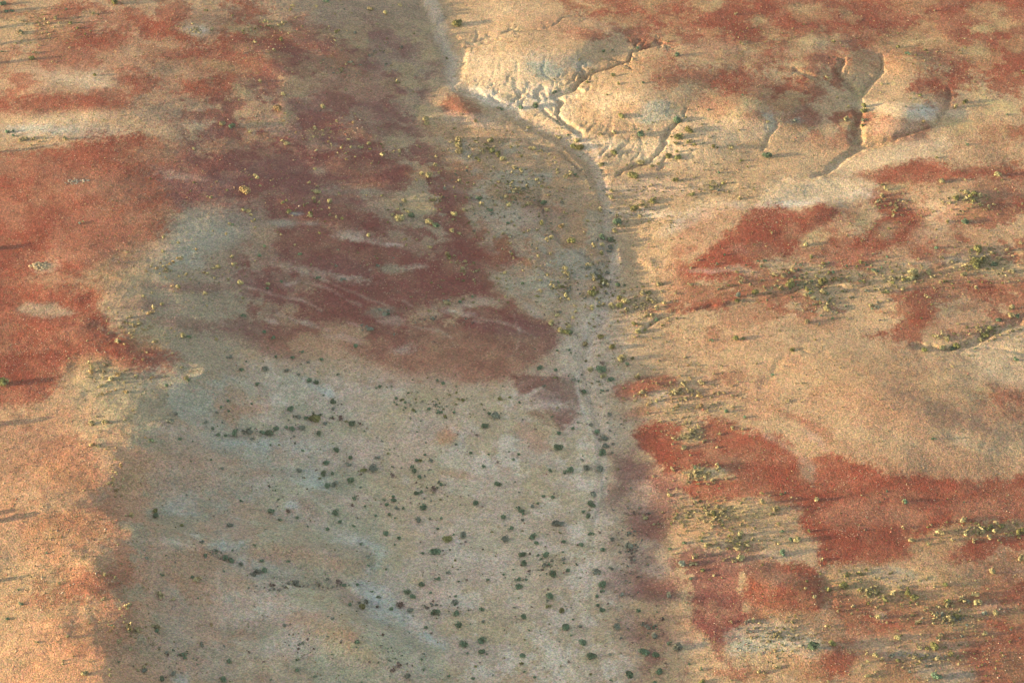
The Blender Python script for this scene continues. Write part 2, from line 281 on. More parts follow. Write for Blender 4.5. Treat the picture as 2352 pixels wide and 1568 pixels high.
# (soil, strength, soft, ragged, shape)   shape: polygon points, or ('e', x, y, rx, ry, tilt), or ('l', half-width, points)
E = lambda x, y, rx, ry, t=0: ('e', x, y, rx, ry, t)
def Ln(wd, *p): return ('l', wd, list(p))
PAINT = [
 # broad grounds; the dull browns paint in grazing and shaded dimness
 ('DG', .75, 60, 30, [(420,470),(640,560),(640,720),(560,860),(620,1000),(560,1568),(280,1568),(200,1200),(190,960),(270,700),(330,560)]),
 ('D', .8, 60, 20, [(620,-40),(960,-40),(1040,180),(960,330),(1100,420),(1400,560),(1380,700),(1200,700),(900,700),(600,720),(420,640),(420,420),(500,320),(640,240)]),
 ('Sd', .9, 60, 30, [(560,840),(800,830),(1000,880),(1180,880),(1350,640),(1420,700),(1440,1000),(1430,1568),(900,1568),(560,1568),(520,1200),(540,1000)]),
 ('T', .8, 40, 20, [(1070,-40),(1300,-40),(1500,90),(1700,160),(1780,360),(1600,480),(1430,560),(1380,420),(1100,230)]),
 ('D', .45, 50, 20, [(1030,280),(1330,340),(1400,500),(1380,640),(1200,600),(1020,420)]),
 ('DG', .4, 50, 30, E(920,470,160,60)),
 ('G', .45, 40, 14, E(560,295,150,24,6)), ('G', .5, 40, 16, E(480,530,110,50,-25)), ('G', .45, 40, 16, E(400,590,60,26,-10)),
 ('D', .7, 40, 16, E(850,110,120,60,25)), ('V', .25, 40, 14, E(860,95,100,22,25)), ('G', .2, 30, 10, E(930,160,80,26,20)),
 ('D', .5, 40, 16, E(740,25,120,18,0)), ('G', .2, 30, 10, E(660,215,60,18,0)),
 # loose cover, broken up by noise
 ('R*', .85, 40, 10, [(0,0),(300,-10),(560,-10),(700,60),(880,150),(900,330),(620,330),(300,240),(0,230)]),
 ('V*', .8, 40, 10, [(560,100),(860,60),(1000,160),(960,330),(1040,470),(700,480),(360,400),(500,240)]),
 ('RS*', .8, 40, 10, [(440,360),(980,330),(1180,470),(1240,640),(1260,840),(900,880),(600,800),(520,640),(600,520)]),
 ('T~', .22, 30, 10, [(0,340),(400,330),(400,560),(240,700),(360,840),(0,940)]), ('M*', .25, 30, 10, [(0,340),(400,330),(400,560),(240,700),(360,840),(0,940)]),
 ('T~', .30, 30, 10, [(600,350),(1200,350),(1280,860),(700,860),(560,600)]), ('OL~', .5, 30, 10, [(560,40),(1000,60),(1000,330),(560,330)]),
 ('R*', .7, 40, 10, [(1280,-20),(2600,-20),(2600,330),(1950,330),(1700,260),(1500,160)]), ('OL~', .6, 40, 10, [(1280,-20),(2600,-20),(2600,330),(1950,330),(1700,260),(1500,160)]),
 ('R*', .6, 40, 10, [(1560,540),(1800,480),(2600,380),(2600,760),(2000,800),(1520,760)]), ('M*', .35, 50, 10, [(1480,820),(2600,840),(2600,1100),(1480,1000)]),
 ('T~', .25, 30, 10, [(1460,980),(2600,1060),(2600,1600),(1500,1600)]), ('R*', .7, 50, 10, [(1500,1280),(1850,1240),(2600,1240),(2600,1620),(1640,1620)]), ('OL*', .45, 40, 10, [(1840,1300),(2600,1280),(2600,1620),(1640,1620)]),
 ('V*', .6, 40, 10, [(1400,1040),(1560,1080),(1720,1280),(1700,1568),(1450,1568),(1410,1200)]),
 ('R*', .35, 30, 10, [(-200,960),(200,960),(280,1200),(300,1420),(-200,1420)]), ('BR*', .55, 40, 10, [(200,960),(620,1000),(560,1568),(-100,1600),(240,1200)]),
 ('G*', .55, 40, 10, [(360,860),(800,860),(900,1300),(1040,1568),(360,1568)]), ('OL*', .4, 40, 10, [(560,900),(1400,900),(1420,1568),(560,1568)]), ('W~', .45, 40, 10, [(620,860),(1360,900),(1430,1568),(820,1568)]), ('BR~', .35, 40, 10, [(380,900),(1100,860),(1000,1568),(380,1568)]),
 ('O*', .4, 40, 10, [(1000,280),(1400,380),(1400,700),(1160,700)]), ('G~', .4, 40, 10, [(1000,280),(1400,380),(1400,700),(1160,700)]),
 ('R', .55, 40, 14, [(520,260),(700,300),(760,380),(620,470),(450,470),(400,380)]), ('RS', .5, 40, 14, [(640,380),(860,360),(900,520),(1100,600),(1100,700),(860,760),(640,740),(560,640),(620,520)]), ('RS', .35, 30, 14, E(700,770,160,40,5)),
 ('V', .4, 30, 14, E(760,330,120,40,5)),
 ('R', .45, 50, 16, [(1900,1290),(2352,1260),(2700,1260),(2700,1600),(1900,1600),(1840,1480)]), ('R', .5, 60, 16, E(2050,1130,400,80,3)), ('R', .4, 50, 14, E(2300,1450,160,140,0)), ('R', .45, 30, 14, E(150,1200,120,60,0)), ('R', .35, 30, 14, E(250,1330,60,70,0)), ('BR', .6, 40, 14, E(120,1540,260,60,0)), ('OL', .35, 40, 16, E(260,960,60,90,0)), ('OL', .3, 30, 16, E(90,1330,90,60,0)), ('O', .5, 60, 20, [(-900,960),(120,940),(220,1100),(260,1300),(220,1568),(-900,1568)]), ('R', .45, 60, 16, E(2150,60,420,90,0)), ('R', .35, 40, 16, E(1650,60,200,60,0)), ('R', .35, 40, 14, E(2150,560,160,60,0)), ('R', .3, 40, 14, E(2250,440,120,60,0)), ('R', .3, 60, 20, E(420,130,330,90,0)), ('V', .3, 50, 16, E(760,260,160,80,10)),  # brown ellipse at bottom left paints in the dimming of that corner
 # left and upper left
 ('M', .55, 40, 20, [(0,30),(300,20),(600,20),(720,90),(880,170),(900,260),(700,240),(500,250),(300,230),(0,250)]),
 ('R', .85, 14, 10, E(90,238,170,22,0)), ('R', .6, 14, 8, E(230,238,90,18,0)),
 ('P', .55, 22, 10, E(170,180,90,20,3)), ('P', .6, 16, 8, E(215,188,45,12,6)),
 ('P', .45, 22, 10, E(120,280,80,16,-8)), ('P', .5, 18, 8, E(200,268,60,9,-8)), ('B', .5, 14, 6, E(110,302,75,9,0)), ('Sd', .5, 20, 10, E(230,300,90,16,4)),
 ('R', .85, 9, 10, E(168,82,60,27,0)), ('R', .7, 8, 8, E(200,18,28,9,0)), ('R', .5, 10, 10, E(260,45,80,18,10)),
 ('R', .7, 8, 8, E(255,95,40,22,0)), ('T', .7, 10, 6, E(205,32,26,9,-15)),
 ('R', 1, 8, 8, [(315,62),(350,40),(420,45),(450,80),(480,95),(500,105),(460,108),(420,98),(370,98),(330,88)]),
 ('R', .75, 12, 14, [(470,100),(540,90),(600,100),(650,130),(620,170),(560,195),(540,215),(430,215),(420,195),(500,170),(420,150),(340,145)]),
 ('R', .8, 8, 10, [(530,5),(585,10),(600,50),(640,60),(700,110),(770,125),(850,160),(780,168),(700,160),(650,130),(600,100),(560,110),(500,95),(510,60),(550,50)]),
 ('R', .75, 8, 8, E(315,190,50,15,0)), ('R', .6, 8, 8, E(525,195,40,20,10)), ('V', .7, 14, 8, E(720,140,60,20,15)), ('V', .7, 12, 8, E(845,152,40,13,10)),
 ('R', .8, 8, 4, E(775,130,26,9,25)), ('P', .6, 8, 6, E(445,68,32,13,8)), ('W', .4, 6, 4, E(450,72,18,6,8)), ('T', .6, 10, 8, E(340,110,60,18,-10)), ('OL', .55, 8, 8, E(555,72,40,12,5)),
 ('OL', .5, 10, 10, E(570,110,26,14,0)), ('T', .6, 8, 6, E(580,188,24,8,8)), ('OL', .4, 10, 8, E(500,150,50,10,10)), ('OL', .5, 10, 8, E(560,205,22,14,0)), ('T', .35, 12, 8, E(390,155,60,20,0)),
 ('OL', .6, 8, 6, E(627,58,45,6,22)), ('OL', .5, 8, 6, E(810,160,28,7,15)), ('T', .45, 30, 20, E(60,90,90,60,0)), ('OL', .35, 20, 14, E(70,60,80,40,0)),
 ('V', .35, 14, 8, E(400,265,70,20,0)),
 ('V', .75, 16, 10, [(660,225),(740,230),(760,270),(800,300),(760,330),(700,300),(670,270)]), ('V', .75, 12, 10, E(760,310,50,16,10)),
 ('V', .8, 10, 8, E(850,243,55,11,5)), ('V', .7, 10, 8, E(890,272,32,18,20)), ('RS', .5, 12, 8, E(870,295,80,13,3)),
 ('RS', .65, 10, 6, E(800,308,70,10,10)),
 ('BR', .9, 7, 4, E(641,248,14,17,0)), ('T', .5, 6, 5, E(795,210,20,8,0)), ('T', .5, 5, 5, E(815,338,40,4,0)),
 # the big red slope at left
 ('R', 1, 16, 12, [(-900,300),(0,342),(70,345),(160,335),(200,312),(330,300),(375,335),(400,370),(450,410),(415,450),(405,480),(370,540),(300,588),(275,640),(240,660),(230,700),(250,750),(300,775),(350,790),(385,820),(370,850),(290,842),(220,832),(150,850),(120,900),(60,935),(0,945),(-900,900)]),
 ('R', .4, 30, 16, E(360,335,90,26,-4)), ('M', .4, 30, 16, E(220,420,170,30,8)), ('T', .30, 20, 16, E(340,355,50,16,0)), ('M', .4, 20, 10, E(10,480,50,40,0)),
 ('M', .35, 30, 20, E(240,560,120,80,0)), ('T', .5, 22, 14, E(180,645,70,18,8)), ('M', .45, 20, 16, E(120,590,60,14,0)), ('OL', .35, 16, 10, E(300,630,60,18,-15)),
 ('T', .4, 18, 12, E(290,690,50,30,0)), ('OL', .4, 16, 12, E(340,770,45,30,0)), ('DG', .6, 7, 5, E(103,712,58,17,4)), ('P', .25, 7, 5, E(110,714,45,9,4)),
 ('P', .35, 8, 6, E(112,613,30,13,0)), ('OL', .4, 20, 12, E(255,612,60,20,-30)), ('V', .5, 10, 8, E(285,608,22,8,0)),
 ('V', .8, 14, 8, [(345,375),(420,385),(500,405),(580,425),(560,445),(480,450),(440,465),(400,470),(380,440)]), ('Sd', .4, 10, 6, E(420,408,45,6,10)),
 ('V', .6, 14, 8, E(420,445,40,20,0)), ('RS', .6, 10, 8, E(430,450,30,12)),
 ('V', .5, 16, 8, E(330,700,60,12,0)), ('V', .6, 12, 8, E(500,660,120,12,0)), ('V', .5, 14, 8, E(460,745,130,14,3)),
 ('M', .65, 40, 16, [(-900,960),(60,940),(160,930),(200,1020),(215,1100),(240,1200),(240,1270),(120,1280),(-900,1300)]),
 ('T', .55, 30, 16, [(-900,940),(0,950),(50,960),(60,1100),(120,1130),(180,1150),(160,1240),(60,1350),(120,1450),(0,1568),(-900,1568)]),
 ('O', .5, 20, 16, E(150,1090,70,30,10)), ('O', .6, 20, 14, E(150,1215,80,40,0)), ('R', .3, 16, 14, E(160,1200,60,20,0)), ('R', .6, 16, 12, E(200,1345,90,28,-12)),
 ('R', .5, 14, 12, E(130,1380,60,14,0)), ('OL', .35, 16, 14, E(225,865,70,45,0)), ('DG', .4, 12, 8, E(280,890,70,30,20)), ('R', .4, 14, 10, E(90,880,60,24,0)), ('M', .4, 12, 8, E(200,1080,50,14,20)),
 ('R', .35, 14, 12, E(210,1470,100,40,0)), ('OL', .3, 16, 12, E(300,1100,40,40,0)), ('RS', .4, 20, 10, E(330,830,50,14,0)),
 # centre: maroon lobes
 ('RS', .95, 9, 8, [(700,358),(760,345),(860,350),(920,370),(948,392),(935,425),(895,448),(840,442),(780,420),(735,408),(715,388)]),
 ('RS', .6, 9, 6, E(830,333,60,8,4)), ('RS', .7, 8, 5, E(910,358,32,8,4)),
 ('V', .8, 14, 8, E(640,395,90,32,0)), ('V', .8, 12, 8, E(770,450,90,24,6)), ('RS', .6, 10, 6, E(860,460,60,16,4)),
 ('RS', .85, 8, 7, [(600,450),(690,455),(760,472),(850,488),(868,505),(850,528),(790,522),(740,512),(680,505),(620,500)]),
 ('RS', .85, 8, 7, [(630,505),(720,512),(770,530),(860,545),(920,565),(990,598),(1050,625),(1120,648),(1135,665),(1060,682),(990,690),(940,720),(870,712),(820,700),(740,685),(690,665),(770,650),(700,620),(655,600),(630,565)]),
 ('RS', .5, 8, 6, E(1010,640,90,30,15)), ('V', .5, 12, 10, E(760,610,110,22,10)),
 ('Sd', .55, 12, 8, E(740,630,60,7,8)), ('DG', .75, 7, 5, E(900,620,45,11,4)), ('Sd', .55, 7, 5, E(955,615,30,5,-8)), ('Sd', .5, 10, 5, E(820,642,28,6,10)),
 ('Sd', .8, 9, 5, E(820,545,40,11,8)), ('Sd', .4, 8, 4, E(880,560,40,5,10)), ('W', .4, 5, 3, E(905,562,12,3,0)), ('G', .7, 8, 4, E(647,514,30,9,0)), ('G', .5, 8, 4, E(710,514,14,5,0)), ('B', .8, 4, 2, E(683,489,8,3,0)),
 ('DG', .8, 12, 6, E(800,437,70,14,6)), ('P', .45, 10, 5, E(870,470,30,8,8)), ('T', .4, 8, 4, E(790,418,45,4,4)), ('P', .5, 6, 4, E(728,392,18,8,0)),
 ('RS', .9, 8, 7, [(1000,557),(1080,553),(1140,560),(1185,578),(1188,597),(1150,615),(1090,608),(1030,588),(990,565)]), ('R', .4, 8, 6, E(1120,592,55,14,8)),
 ('RS', .85, 8, 6, [(660,665),(760,672),(830,690),(880,712),(890,730),(820,738),(740,720),(690,700)]), ('RS', .7, 8, 6, [(690,700),(780,712),(860,722),(900,740),(850,750),(760,742),(680,730)]),
 ('V', .6, 10, 6, E(600,645,70,16,12)), ('V', .6, 10, 6, E(625,683,60,7,10)), ('V', .4, 16, 8, E(560,760,90,20,0)),
 ('RS', .85, 10, 8, [(895,742),(960,735),(1040,735),(1090,712),(1160,705),(1230,712),(1275,735),(1282,770),(1270,810),(1230,840),(1180,868),(1080,878),(1000,860),(900,850),(840,825),(790,790),(860,772),(930,775)]),
 ('BR', .35, 30, 10, E(1100,830,150,40,5)), ('BR', .45, 30, 12, E(800,790,110,26,8)), ('BR', .4, 26, 12, E(960,850,150,26,6)), ('BR', .3, 20, 10, E(700,800,80,20,6)),
 ('V', .5, 10, 6, E(1180,750,80,24,5)), ('V', .4, 12, 6, E(1250,480,60,16,10)), ('V', .5, 10, 6, E(1215,755,60,20,0)),
 ('DG', .8, 8, 5, E(880,715,34,10,0)), ('PK', .6, 8, 5, E(900,735,25,14,10)), ('PK', .4, 8, 5, E(1070,700,60,9,-6)), ('W', .35, 6, 4, E(1020,710,30,3,-8)),
 ('W', .4, 5, 3, E(705,737,14,5,0)), ('W', .35, 5, 3, E(625,741,11,3,10)), ('W', .35, 5, 3, E(665,651,14,3,0)), ('G', .5, 8, 5, E(1240,655,30,10,0)), ('W', .35, 8, 4, E(1225,715,30,9,25)),
 ('Sd', .35, 3, 2, Ln(2,(690,620),(760,650),(840,685),(900,705))), ('PK', 0.48, 3, 2, Ln(1.6,(560,655),(640,680),(700,690),(740,710))),
 ('PK', 0.44, 3, 2, Ln(1.4,(700,650),(760,665),(800,690),(830,700))), ('PK', 0.48, 3, 2, Ln(1.6,(1060,722),(1110,730),(1150,738),(1190,755),(1230,775))),
 ('PK', 0.40, 3, 2, Ln(1.4,(1180,725),(1192,760),(1188,800))), ('PK', 0.40, 3, 2, Ln(1.6,(890,740),(960,752),(1010,760),(1040,775))), ('PK', 0.36, 3, 2, Ln(1.2,(800,740),(860,760),(900,765))),
 ('W', .4, 6, 4, E(1075,715,25,3,5)), ('PK', 0.40, 3, 2, Ln(1.2,(640,720),(700,742),(760,760))), ('PK', 0.36, 3, 2, Ln(1.2,(960,712),(930,690),(900,685))), ('PK', .4, 4, 2, E(1100,735,18,4,0)),
 ('PK', .45, 8, 5, E(790,778,40,6,8)), ('Sd', .5, 10, 6, E(930,800,22,9,0)), ('W', .3, 8, 4, E(925,803,16,5,0)), ('OL', .3, 12, 6, E(1000,800,20,10,0)),
 ('RS', .8, 8, 6, [(1182,862),(1240,858),(1300,866),(1332,888),(1330,915),(1305,925),(1270,925),(1220,925),(1186,905)]),
 ('RS', .75, 8, 6, [(1250,930),(1310,928),(1335,905),(1325,950),(1305,978),(1285,990),(1262,975),(1235,970),(1215,950)]),
 ('PK', .8, 3, 2, Ln(3.5,(1205,912),(1225,900),(1240,892))), ('P', .5, 3, 2, Ln(2.5,(1246,945),(1262,965),(1275,982))), ('BR', .5, 10, 8, E(1225,1005,45,26,30)), ('PK', .4, 12, 6, E(1225,930,60,10,0)),
 # lit wash side and pink mounds
 ('R', .8, 7, 5, [(1030,218),(1055,222),(1090,245),(1112,262),(1060,268),(1018,252),(1008,242)]), ('PK', .5, 12, 6, E(1085,275,60,12,10)), ('T', .5, 8, 5, E(970,275,20,20,0)), ('O', .4, 12, 8, E(1040,300,60,18,10)),
 ('O', .5, 8, 6, E(985,388,26,12,0)), ('O', .5, 8, 6, E(960,402,18,8,0)), ('O', .45, 7, 4, E(1035,390,16,9,0)), ('O', .4, 10, 6, E(1080,480,22,10,0)), ('O', .35, 10, 6, E(1130,435,18,10,0)),
 ('O', .45, 8, 5, E(1145,452,22,9,0)), ('O', .4, 8, 4, E(1145,475,32,6,0)), ('V', .5, 14, 6, E(1060,455,50,12,10)), ('OL', .35, 16, 8, E(950,470,60,30,0)), ('BR', .4, 10, 6, E(1110,525,32,6,0)), ('PK', .4, 14, 6, E(1180,500,60,20,0)), ('G', .35, 14, 6, E(1060,440,40,10,10)),
 # pale wash bed
 ('Sd', .8, 8, 5, Ln(14,(985,-20),(1015,80),(1040,150),(1040,190))), ('Sd', .6, 6, 4, Ln(11,(1045,190),(1160,250),(1290,310),(1370,380),(1390,450),(1400,540),(1410,600),(1400,700),(1350,790))),
 ('PK', .6, 8, 5, Ln(13,(1405,580),(1408,640),(1385,720),(1355,800),(1340,880))), ('PK', .55, 10, 5, Ln(14,(1340,880),(1365,960),(1380,1050),(1375,1180),(1390,1300))), ('Sd', .6, 14, 8, E(1320,820,30,50,0)), ('DG', .4, 12, 6, Ln(14,(1420,1000),(1430,1200),(1420,1400))),
 ('PK', .35, 12, 6, Ln(8,(1390,1300),(1450,1450),(1460,1568))), ('DG', .35, 20, 8, E(1330,890,50,30,0)),
 # lit dome country, top centre
 ('P', .75, 20, 12, [(1060,130),(1150,110),(1260,150),(1330,210),(1310,300),(1230,275),(1150,250),(1075,200)]), ('P', .5, 14, 8, E(1190,215,60,18,20)), ('W', .55, 8, 6, Ln(9,(1090,205),(1140,232),(1200,245),(1240,240))),
 ('P', .5, 26, 12, [(1200,20),(1240,30),(1180,70),(1080,90),(1070,50),(1150,10)]), ('O', .4, 20, 10, E(1150,50,60,18,-20)),
 ('TE', .8, 10, 6, E(1255,160,40,16,5)), ('TE', .5, 12, 6, E(1345,145,22,12,0)), ('B', .2, 16, 8, E(1290,140,60,18,10)), ('W', .4, 14, 6, E(1240,205,40,12,0)), ('B', .35, 10, 6, E(1240,225,35,10,10)),
 ('TE', .9, 8, 5, E(1502,260,42,24,0)), ('TE', .4, 8, 5, E(1545,268,30,14,10)), ('DG', .4, 12, 6, E(1530,262,36,20,0)), ('P', .5, 16, 8, E(1430,240,80,30,10)), ('O', .5, 10, 6, E(1440,248,34,18,0)), ('P', .6, 10, 6, Ln(10,(1300,255),(1290,275),(1330,305),(1370,330))),
 ('W', .4, 7, 5, Ln(7,(1320,305),(1345,330),(1375,350),(1400,335))), ('R', .85, 8, 6, E(1347,80,44,11,6)), ('M', .5, 16, 10, E(1290,62,70,24,10)), ('M', .4, 16, 10, E(1400,60,40,16,0)),
 ('O', .4, 12, 8, E(1450,150,60,20,0)), ('P', .35, 20, 10, E(1560,330,120,60,0)), ('P', .5, 10, 6, E(1480,345,90,28,0)), ('P', .5, 8, 5, E(1400,330,30,12,0)), ('PK', .4, 14, 8, E(1500,430,90,24,0)), ('P', .45, 14, 8, E(1700,300,60,24,0)),
 # upper right red cover
 ('R', .62, 20, 14, [(1290,-60),(2700,-60),(2700,200),(2352,200),(2200,170),(2060,120),(1960,110),(1860,80),(1760,100),(1640,110),(1560,80),(1480,60),(1400,35),(1340,30)]),
 ('R', .7, 9, 8, [(1290,-10),(1340,5),(1400,15),(1480,35),(1540,70),(1450,45),(1380,30),(1300,25)]), ('R', .6, 10, 10, E(1640,50,160,22,6)), ('R', .6, 9, 10, E(1760,15,80,14,0)), ('R', .6, 9, 10, E(1860,45,60,20,0)), ('R', .5, 12, 10, E(1950,50,90,20,0)),
 ('R', .5, 12, 12, E(2250,90,90,40,0)), ('R', .5, 12, 10, E(2000,20,140,14,0)), ('R', .5, 12, 10, E(2300,150,60,22,0)),
 ('OL', .7, 7, 6, E(1620,10,40,10,0)), ('OL', .7, 7, 6, E(1740,46,36,10,0)), ('OL', .5, 7, 6, E(1500,8,40,9,0)), ('OL', .6, 8, 6, E(1845,22,34,12,0)), ('OL', .6, 8, 6, E(2270,20,34,10,0)), ('OL', .7, 7, 6, E(2250,68,32,9,0)), ('OL', .5, 10, 8, E(2300,55,40,12,0)), ('OL', .6, 8, 6, E(2240,115,34,16,0)),
 ('DG', .5, 14, 10, E(1900,95,60,14,0)), ('OL', .5, 12, 10, E(1860,85,60,14,0)), ('OL', .45, 12, 10, E(2060,95,60,18,0)), ('T', .4, 16, 12, E(1640,115,120,20,10)),
 ('M', .6, 14, 10, [(1620,90),(1760,110),(1860,120),(1940,130),(1900,160),(1800,140),(1700,150),(1600,140),(1560,120)]),
 ('R', .75, 9, 8, [(1500,178),(1570,150),(1640,165),(1700,165),(1770,185),(1850,182),(1895,200),(1905,228),(1850,238),(1780,228),(1700,222),(1640,205),(1580,195),(1540,200)]),
 ('R', .5, 8, 6, E(1790,125,44,10,10)), ('R', .7, 8, 6, E(1810,160,50,8,12)), ('V', .5, 8, 6, E(1895,132,20,9,30)), ('R', .5, 8, 6, E(1980,92,22,10,0)), ('M', .5, 12, 8, E(1640,240,60,14,5)), ('V', .6, 10, 6, E(1850,270,40,22,0)),
 ('R', .6, 8, 6, E(1840,262,40,26,0)), ('OL', .8, 5, 4, E(1833,219,28,7,8)), ('DG', .5, 8, 4, E(1830,248,26,8,0)), ('O', .7, 8, 6, E(1800,240,34,14,0)), ('O', .7, 8, 6, E(1820,292,34,12,0)), ('G', .6, 6, 4, E(1828,275,12,6,0)),
 ('G', .7, 10, 6, E(1772,280,18,24,0)), ('B', .3, 10, 6, E(1765,262,14,10,0)), ('O', .5, 12, 8, E(1970,150,40,24,0)), ('O', .5, 12, 8, E(2070,150,60,24,0)),
 ('R', .85, 8, 7, [(2090,195),(2100,180),(2150,160),(2180,160),(2230,182),(2240,195),(2180,200),(2160,215),(2110,215)]), ('OL', .4, 10, 6, E(2130,95,60,14,0)), ('R', .4, 10, 6, E(2200,140,30,10,0)),
 ('P', .7, 10, 6, E(2060,245,80,14,0)), ('W', .5, 10, 6, E(2120,255,40,16,0)), ('P', .5, 10, 6, E(2060,285,70,20,-10)), ('M', .6, 10, 6, E(2175,240,24,24,0)), ('B', .35, 8, 5, E(2130,250,26,12,0)), ('P', .6, 8, 5, E(2195,260,26,10,0)),
 ('P', .7, 12, 7, [(1900,390),(1985,350),(2100,315),(2180,300),(2200,330),(2130,370),(2040,385),(1970,400)]), ('O', .3, 20, 10, E(2230,300,90,30,0)), ('R', .5, 12, 10, E(2310,305,60,22,0)), ('M', .4, 14, 10, E(2290,350,80,16,0)),
 ('R', .95, 8, 7, [(1965,405),(2060,380),(2110,365),(2150,370),(2210,385),(2352,375),(2700,360),(2700,440),(2352,420),(2260,402),(2180,415),(2120,420),(2080,440),(2060,455),(2100,480),(2110,520),(2080,560),(2040,580),(2000,605),(1960,605),(1930,590),(1960,560),(1985,520),(2030,495),(1990,460),(1960,440),(2010,430)]),
 ('OL', .7, 7, 5, E(2055,430,36,8,-6)), ('P', .4, 7, 5, E(1985,425,24,8,10)), ('OL', .75, 7, 5, E(1975,505,26,13,35)), ('T', .6, 14, 8, E(2040,530,26,18,-30)), ('R', .6, 12, 8, E(2320,450,50,18,10)), ('R', .5, 10, 8, E(2325,470,40,10,0)), ('P', .35, 14, 8, E(2170,470,60,24,-10)),
 ('O', .5, 10, 6, E(2235,480,36,18,0)), ('OL', .4, 14, 8, E(2240,450,60,12,0)), ('P', .3, 14, 8, E(2150,520,60,30,-30)),
 ('P', .75, 12, 7, [(1740,450),(1790,420),(1850,415),(1950,405),(2000,425),(1990,455),(1940,470),(1900,475),(1850,490),(1790,480),(1740,495)]), ('W', .7, 8, 5, E(1820,470,70,9,-4)), ('P', .6, 10, 6, E(1620,485,60,20,-20)), ('W', .4, 10, 6, E(1570,510,50,12,-25)), ('W', .4, 10, 5, E(1480,490,60,12,0)), ('B', .3, 10, 5, E(1690,470,26,9,0)), ('W', .35, 8, 5, E(1980,445,30,8,0)),
 ('M', .5, 12, 8, E(1630,500,70,24,-20)), ('M', .4, 14, 8, E(1600,560,60,36,-20)),
 ('R', 1, 7, 6, [(1595,600),(1640,560),(1690,520),(1700,495),(1735,480),(1760,476),(1800,480),(1840,492),(1850,480),(1890,473),(1920,478),(1930,490),(1900,515),(1860,535),(1845,560),(1820,580),(1740,600),(1740,620),(1690,640),(1630,645),(1580,635),(1560,620)]),
 ('R', .7, 9, 8, [(1900,540),(1960,530),(2000,560),(1990,600),(1940,620),(1900,610),(1830,600),(1780,590),(1840,575)]), ('M', .5, 10, 6, E(1930,510,40,14,-20)), ('OL', .5, 8, 6, E(1870,545,30,18,-30)), ('P', .6, 7, 4, E(1712,622,28,9,5)), ('W', .3, 6, 4, E(1640,622,40,4,0)),
 ('M', .5, 14, 8, E(1950,600,80,26,0)), ('V', .35, 10, 6, E(1690,575,30,14,0)),
 ('R', .8, 7, 6, [(1530,712),(1600,700),(1680,660),(1750,640),(1830,630),(1830,645),(1760,655),(1700,690),(1620,705),(1560,722)]), ('R', .6, 9, 8, E(1540,705,50,9,-10)), ('R', .5, 10, 8, [(1630,725),(1700,700),(1780,695),(1810,705),(1780,740),(1700,755),(1640,750)]), ('M', .4, 14, 8, E(1700,780,90,20,-5)),
 ('R', .85, 8, 7, [(2035,672),(2080,665),(2160,665),(2175,690),(2150,700),(2150,730),(2120,765),(2110,790),(2060,785),(2010,778),(1990,765),(2050,755),(2080,730),(2090,705),(2050,690)]), ('R', .85, 8, 6, [(2190,655),(2240,645),(2352,635),(2700,630),(2700,690),(2352,672),(2270,682),(2220,675)]), ('R', .5, 10, 8, E(2230,700,60,16,0)), ('M', .5, 16, 8, E(2200,750,80,30,0)),
 ('OL', .35, 16, 10, E(1850,650,160,16,-6)), ('OL', .35, 16, 10, E(2200,620,150,20,-6)), ('G', .35, 10, 6, E(2200,595,90,8,-6)), ('R', .4, 12, 8, E(1880,740,60,16,0)),
 ('R', .75, 8, 6, [(1400,905),(1420,880),(1480,868),(1530,860),(1560,868),(1560,888),(1520,895),(1480,912),(1430,918)]), ('R', .5, 10, 8, E(1670,865,50,16,8)), ('W', .35, 8, 5, E(1530,908,26,6,0)), ('R', .4, 10, 6, E(1460,890,50,14,-10)), ('M', .5, 14, 8, E(1650,905,60,12,0)), ('R', .5, 10, 6, E(1470,945,50,14,-10)), ('G', .4, 8, 5, E(1515,925,16,12,0)),
 # wide tan dome at right
 ('P', .45, 20, 8, [(2190,800),(2352,740),(2700,700),(2700,900),(2352,890),(2270,870),(2220,840)]), ('P', .4, 10, 5, E(2300,868,46,12,6)), ('D', .4, 14, 6, E(2190,850,50,8,25)),  # last brown stroke paints faint shading onto the dome
 ('O', .35, 40, 20, E(2030,890,200,70,10)), ('M', .4, 30, 14, E(2080,930,120,30,10)), ('R', .75, 12, 8, [(2240,905),(2270,885),(2352,892),(2700,890),(2700,960),(2352,930),(2290,925)]), ('R', .5, 24, 12, E(2330,950,80,24,10)), ('M', .5, 24, 12, E(2250,970,120,26,10)),
 ('OL', .55, 8, 5, E(2262,897,20,7,10)), ('OL', .4, 7, 5, E(2122,945,22,6,25)), ('T', .5, 8, 5, E(2090,940,26,6,20)), ('P', .35, 10, 6, E(2200,1008,44,7,14)), ('OL', .35, 7, 5, E(2155,995,16,5,0)), ('M', .5, 14, 8, E(1870,970,60,20,25)), ('R', .5, 10, 6, E(1810,953,40,10,20)), ('R', .35, 12, 6, E(1880,1000,50,20,30)), ('PK', .4, 8, 5, E(1870,1005,40,7,35)),
 ('V', .35, 8, 5, E(1730,1010,20,5,0)),
 # lower right red plain
 ('R', 1, 8, 7, [(1452,1000),(1470,978),(1530,965),(1565,972),(1570,995),(1555,1008),(1600,1010),(1608,968),(1660,962),(1700,985),(1790,1000),(1830,1035),(1860,1055),(1885,1045),(1930,1040),(2000,1062),(2080,1092),(2160,1095),(2250,1110),(2352,1090),(2700,1060),(2700,1250),(2352,1262),(2300,1255),(2250,1280),(2200,1290),(2120,1270),(2080,1280),(2020,1295),(1930,1300),(1885,1300),(1870,1250),(1840,1205),(1845,1175),(1790,1165),(1760,1140),(1700,1150),(1650,1165),(1600,1150),(1540,1100),(1500,1060),(1470,1030)]),
